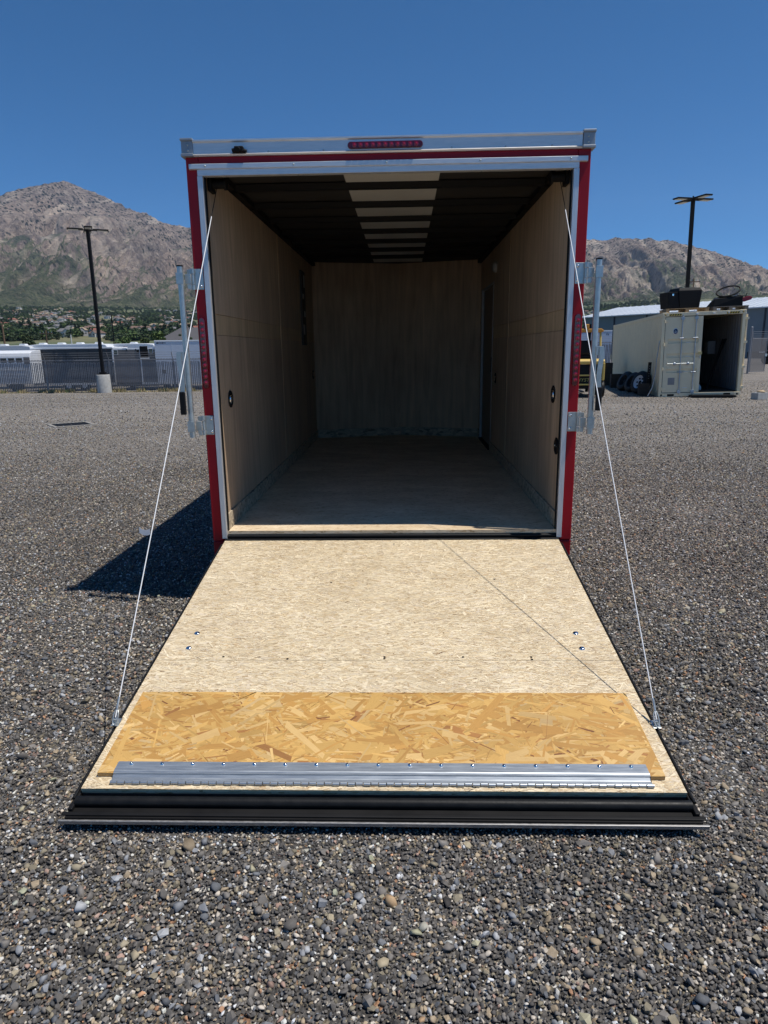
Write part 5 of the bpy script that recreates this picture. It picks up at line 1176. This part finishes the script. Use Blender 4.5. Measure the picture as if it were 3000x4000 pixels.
text_mesh('HYSTER', .155, .25, simple('letter_yellow', (.42, .36, .10), .6, 0, .3, 25), FK, (.02, -.030, .515), (R(90 - 3.7), 0, 0), 1.1, 'CENTER')
# pale blue trailer behind the forklift
a = at(2050, 1294, 44); c = at(2392, 1294, 44)
t = empty('pale_cargo_trailer', (a.x, 44, -.35), label='pale blue-white cargo trailer behind the forklift and fence', cat='trailer')
W_ = c.x - a.x; H_ = a.z + .35; MT['paleblue'] = simple('pale_blue_sheet', (.40, .47, .58), .4, 0, .04, 1)
MB().box(0, W_, 0, 2.2, .45, H_ - .08).build('body', MT['paleblue'], t, bevel=.02); MB().box(-.01, W_ + .01, -.012, 2.21, H_ - .08, H_).build('roof_rail', MT['white'], t)
text_mesh('Fe', .22, .3, MT['charcoal'], t, (W_ - .42, -.004, H_ - .33), (R(90), 0, 0))
for x in (W_ * .5, W_ * .65): MB().lathe([(.15, -.1), (.31, -.1), (.335, -.06), (.335, .06), (.31, .1), (.15, .1)], (x, .1, .335), 'Y', 20).build('wheel', MT['black'], t)

# ================================================================== open gate at the end of the right fence
gp = at(2924, 1460, 36.2); gg = G(gp.x, 36.2)
t = empty('fence_gate', (gp.x, 36.2, gg), (0, 0, R(28)), label='open slatted gate leaf hanging on a tall post right of the container', cat='gate')
b = MB()
for z in (.12, 1.95): b.cyl((0, 0, z), (1.3, 0, z), .024, n=6)
for x in (0.02, 1.3): b.cyl((x, 0, .1), (x, 0, 2.35), .024, n=6)
b.build('gate_frame', MT['fencemetal'], t)
link('gate_slats', quads_mesh('gate_slats', np.array([[(.04 + k * .085, -.02, .14), (.105 + k * .085, -.02, .14), (.105 + k * .085, -.02, 1.93), (.04 + k * .085, -.02, 1.93)] for k in range(14)]), MT['greytan']), t, kind='stuff')
b = MB()
for z in (2.08, 2.2, 2.32): b.cyl((0, 0, z), (1.3, 0, z), .006, n=4)
b.build('barbed_wire', MT['fencemetal'], t); MB().cyl((-.12, 0, -.1), (-.12, 0, 2.55), .06, n=12).dome((-.12, 0, 2.55), .065, .05, (0, 0, 1), 10).build('gate_post', MT['fencemetal'], t)
MB().box(1.2, 1.36, -.05, .03, .95, 1.1).build('gate_latch', MT['zinc'], t)
# dark utility vehicle beyond the gate
vp = CAM + ray(2958, 1426) * ((-.15 - CAM.z) / ray(2958, 1426).z)
V = empty('parked_vehicle', (vp.x, vp.y, G(vp.x, vp.y)), (0, 0, R(4)), label='black boxy off-road vehicle at the right edge beyond the gate', cat='car')
MB().prism([(0, 0, .5), (0, 0, 1.05), (1.15, 0, 1.15), (1.5, 0, 1.9), (3.9, 0, 1.95), (4.0, 0, 1.1), (4.0, 0, .5)], (0, 1.75, 0)).build('body', MT['blackpl'], V, bevel=.06)
MB().prism([(1.55, -.012, 1.25), (1.78, -.012, 1.78), (2.6, -.012, 1.80), (2.6, -.012, 1.25)], (0, .011, 0)).build('side_window', MT['glass'], V); MB().prism([(2.7, -.012, 1.25), (2.7, -.012, 1.80), (3.7, -.012, 1.82), (3.75, -.012, 1.25)], (0, .011, 0)).build('side_window', MT['glass'], V)
MB().box(1.5, 3.9, .1, 1.65, 1.96, 2.0).build('roof_rack', MT['alu'], V)
for x in (.75, 3.2):
    wh = MB().lathe([(.2, -.12), (.38, -.12), (.42, -.07), (.42, .07), (.38, .12), (.2, .12)], (x, .05, .42), 'Y', 24).build('wheel', MT['black'], V); MB().lathe([(.2, -.11), (.1, -.08), (0, -.08)], (x, .05, .42), 'Y', 16).build('rim', MT['blacksteel'], wh)
MB().box(.0, .5, -.03, -.0005, .95, 1.05).build('bumper_trim', MT['alu'], V)

# ================================================================== long metal warehouse
def atdz(px, py, z): d = ray(px, py); return CAM + d * ((z - CAM.z) / d.z)
A_ = atdz(2272, 1240, 6.3); B_ = atdz(3000, 1197, 6.3); u_ = (B_ - A_); u_.z = 0; Lw = u_.length; u_.normalize()
WH = empty('warehouse', (A_.x, A_.y, -1), (0, 0, math.atan2(u_.y, u_.x)), label='long low metal warehouse with a pale roof and blue-grey walls behind the container', cat='building')
E_ = 7.3; LW_ = Lw + 45; DW = 18; RZ = 9.05
MT['wallblue'] = simple('blue_grey_cladding', (.15, .185, .21), .5, 0, .08, .6); MT['roofw'] = simple('pale_roof_sheet', (.58, .62, .66), .5, .1, .05, .3)
MB().box(.3, LW_ - .3, .3, DW - .3, 0, E_ - .12).build('wall', MT['wallblue'], WH)
MB().prism([(.3, .301, E_ - .13), (.3, DW - .301, E_ - .13), (.3, DW / 2, RZ - .15)], (.1, 0, 0)).build('gable', MT['wallblue'], WH)
b = MB().add([(-.3, -.3, E_), (LW_, -.3, E_), (LW_, DW / 2, RZ), (-.3, DW / 2, RZ), (LW_, DW + .3, E_), (-.3, DW + .3, E_), (-.3, -.3, E_ - .15), (LW_, -.3, E_ - .15), (-.3, DW + .3, E_ - .15), (LW_, DW + .3, E_ - .15)],
         [(0, 1, 2, 3), (3, 2, 4, 5), (0, 6, 7, 1), (5, 4, 9, 8), (0, 3, 5, 8, 6)]); rf = b.build('roof', MT['roofw'], WH)
sm_ = MB().box(-.03, .03, 0, math.hypot(DW / 2 + .3, RZ - E_), 0, .07).mesh('roof_seam', MT['roofw']); tilt_ = math.atan2(RZ - E_, DW / 2 + .3)
for k in range(int(LW_ / 1.2)): link('roof_seam', sm_, rf, (.3 + k * 1.2, -.3, E_ + .002), (tilt_, 0, 0))
pm = MB().box(-.1, .1, .18, .299, 0, E_ - .16).mesh('wall_column', simple('column_dark', (.03, .035, .05), .6, 0, .1, 1))
for k in range(int(LW_ / 6) + 1): link('wall_column', pm, WH, (.5 + k * 6, 0, 0))
gm_ = MB().box(0, LW_ - .6, .26, .299, 0, .12).mesh('wall_girt', MT['wallblue'])
for z in (2.2, 4.4): link('wall_girt', gm_, WH, (.3, 0, z))
MB().cyl((Lw * .93, 5.0, E_ + .8), (Lw * .93, 5.0, E_ + 1.9), .22, n=10).build('roof_vent', MT['white'], rf)

# ================================================================== air: thin even haze over the valley
hx, hy = 9800, 9800
hzb = MB().box(-hx, hx, -700, hy, -8, 1900)
n = N('haze'); n.n.remove(n.p); pv = n.node('ShaderNodeVolumePrincipled')
pv.inputs['Color'].default_value = (.62, .78, 1.0, 1); pv.inputs['Density'].default_value = 3.4e-5; pv.inputs['Anisotropy'].default_value = .2
n.l(pv.outputs['Volume'], n.n['Material Output'].inputs['Volume'])
HZ = True
if HZ: hzb.build('haze', n.m, kind='stuff', label='thin bluish summer haze over the valley and mountains', cat='haze')
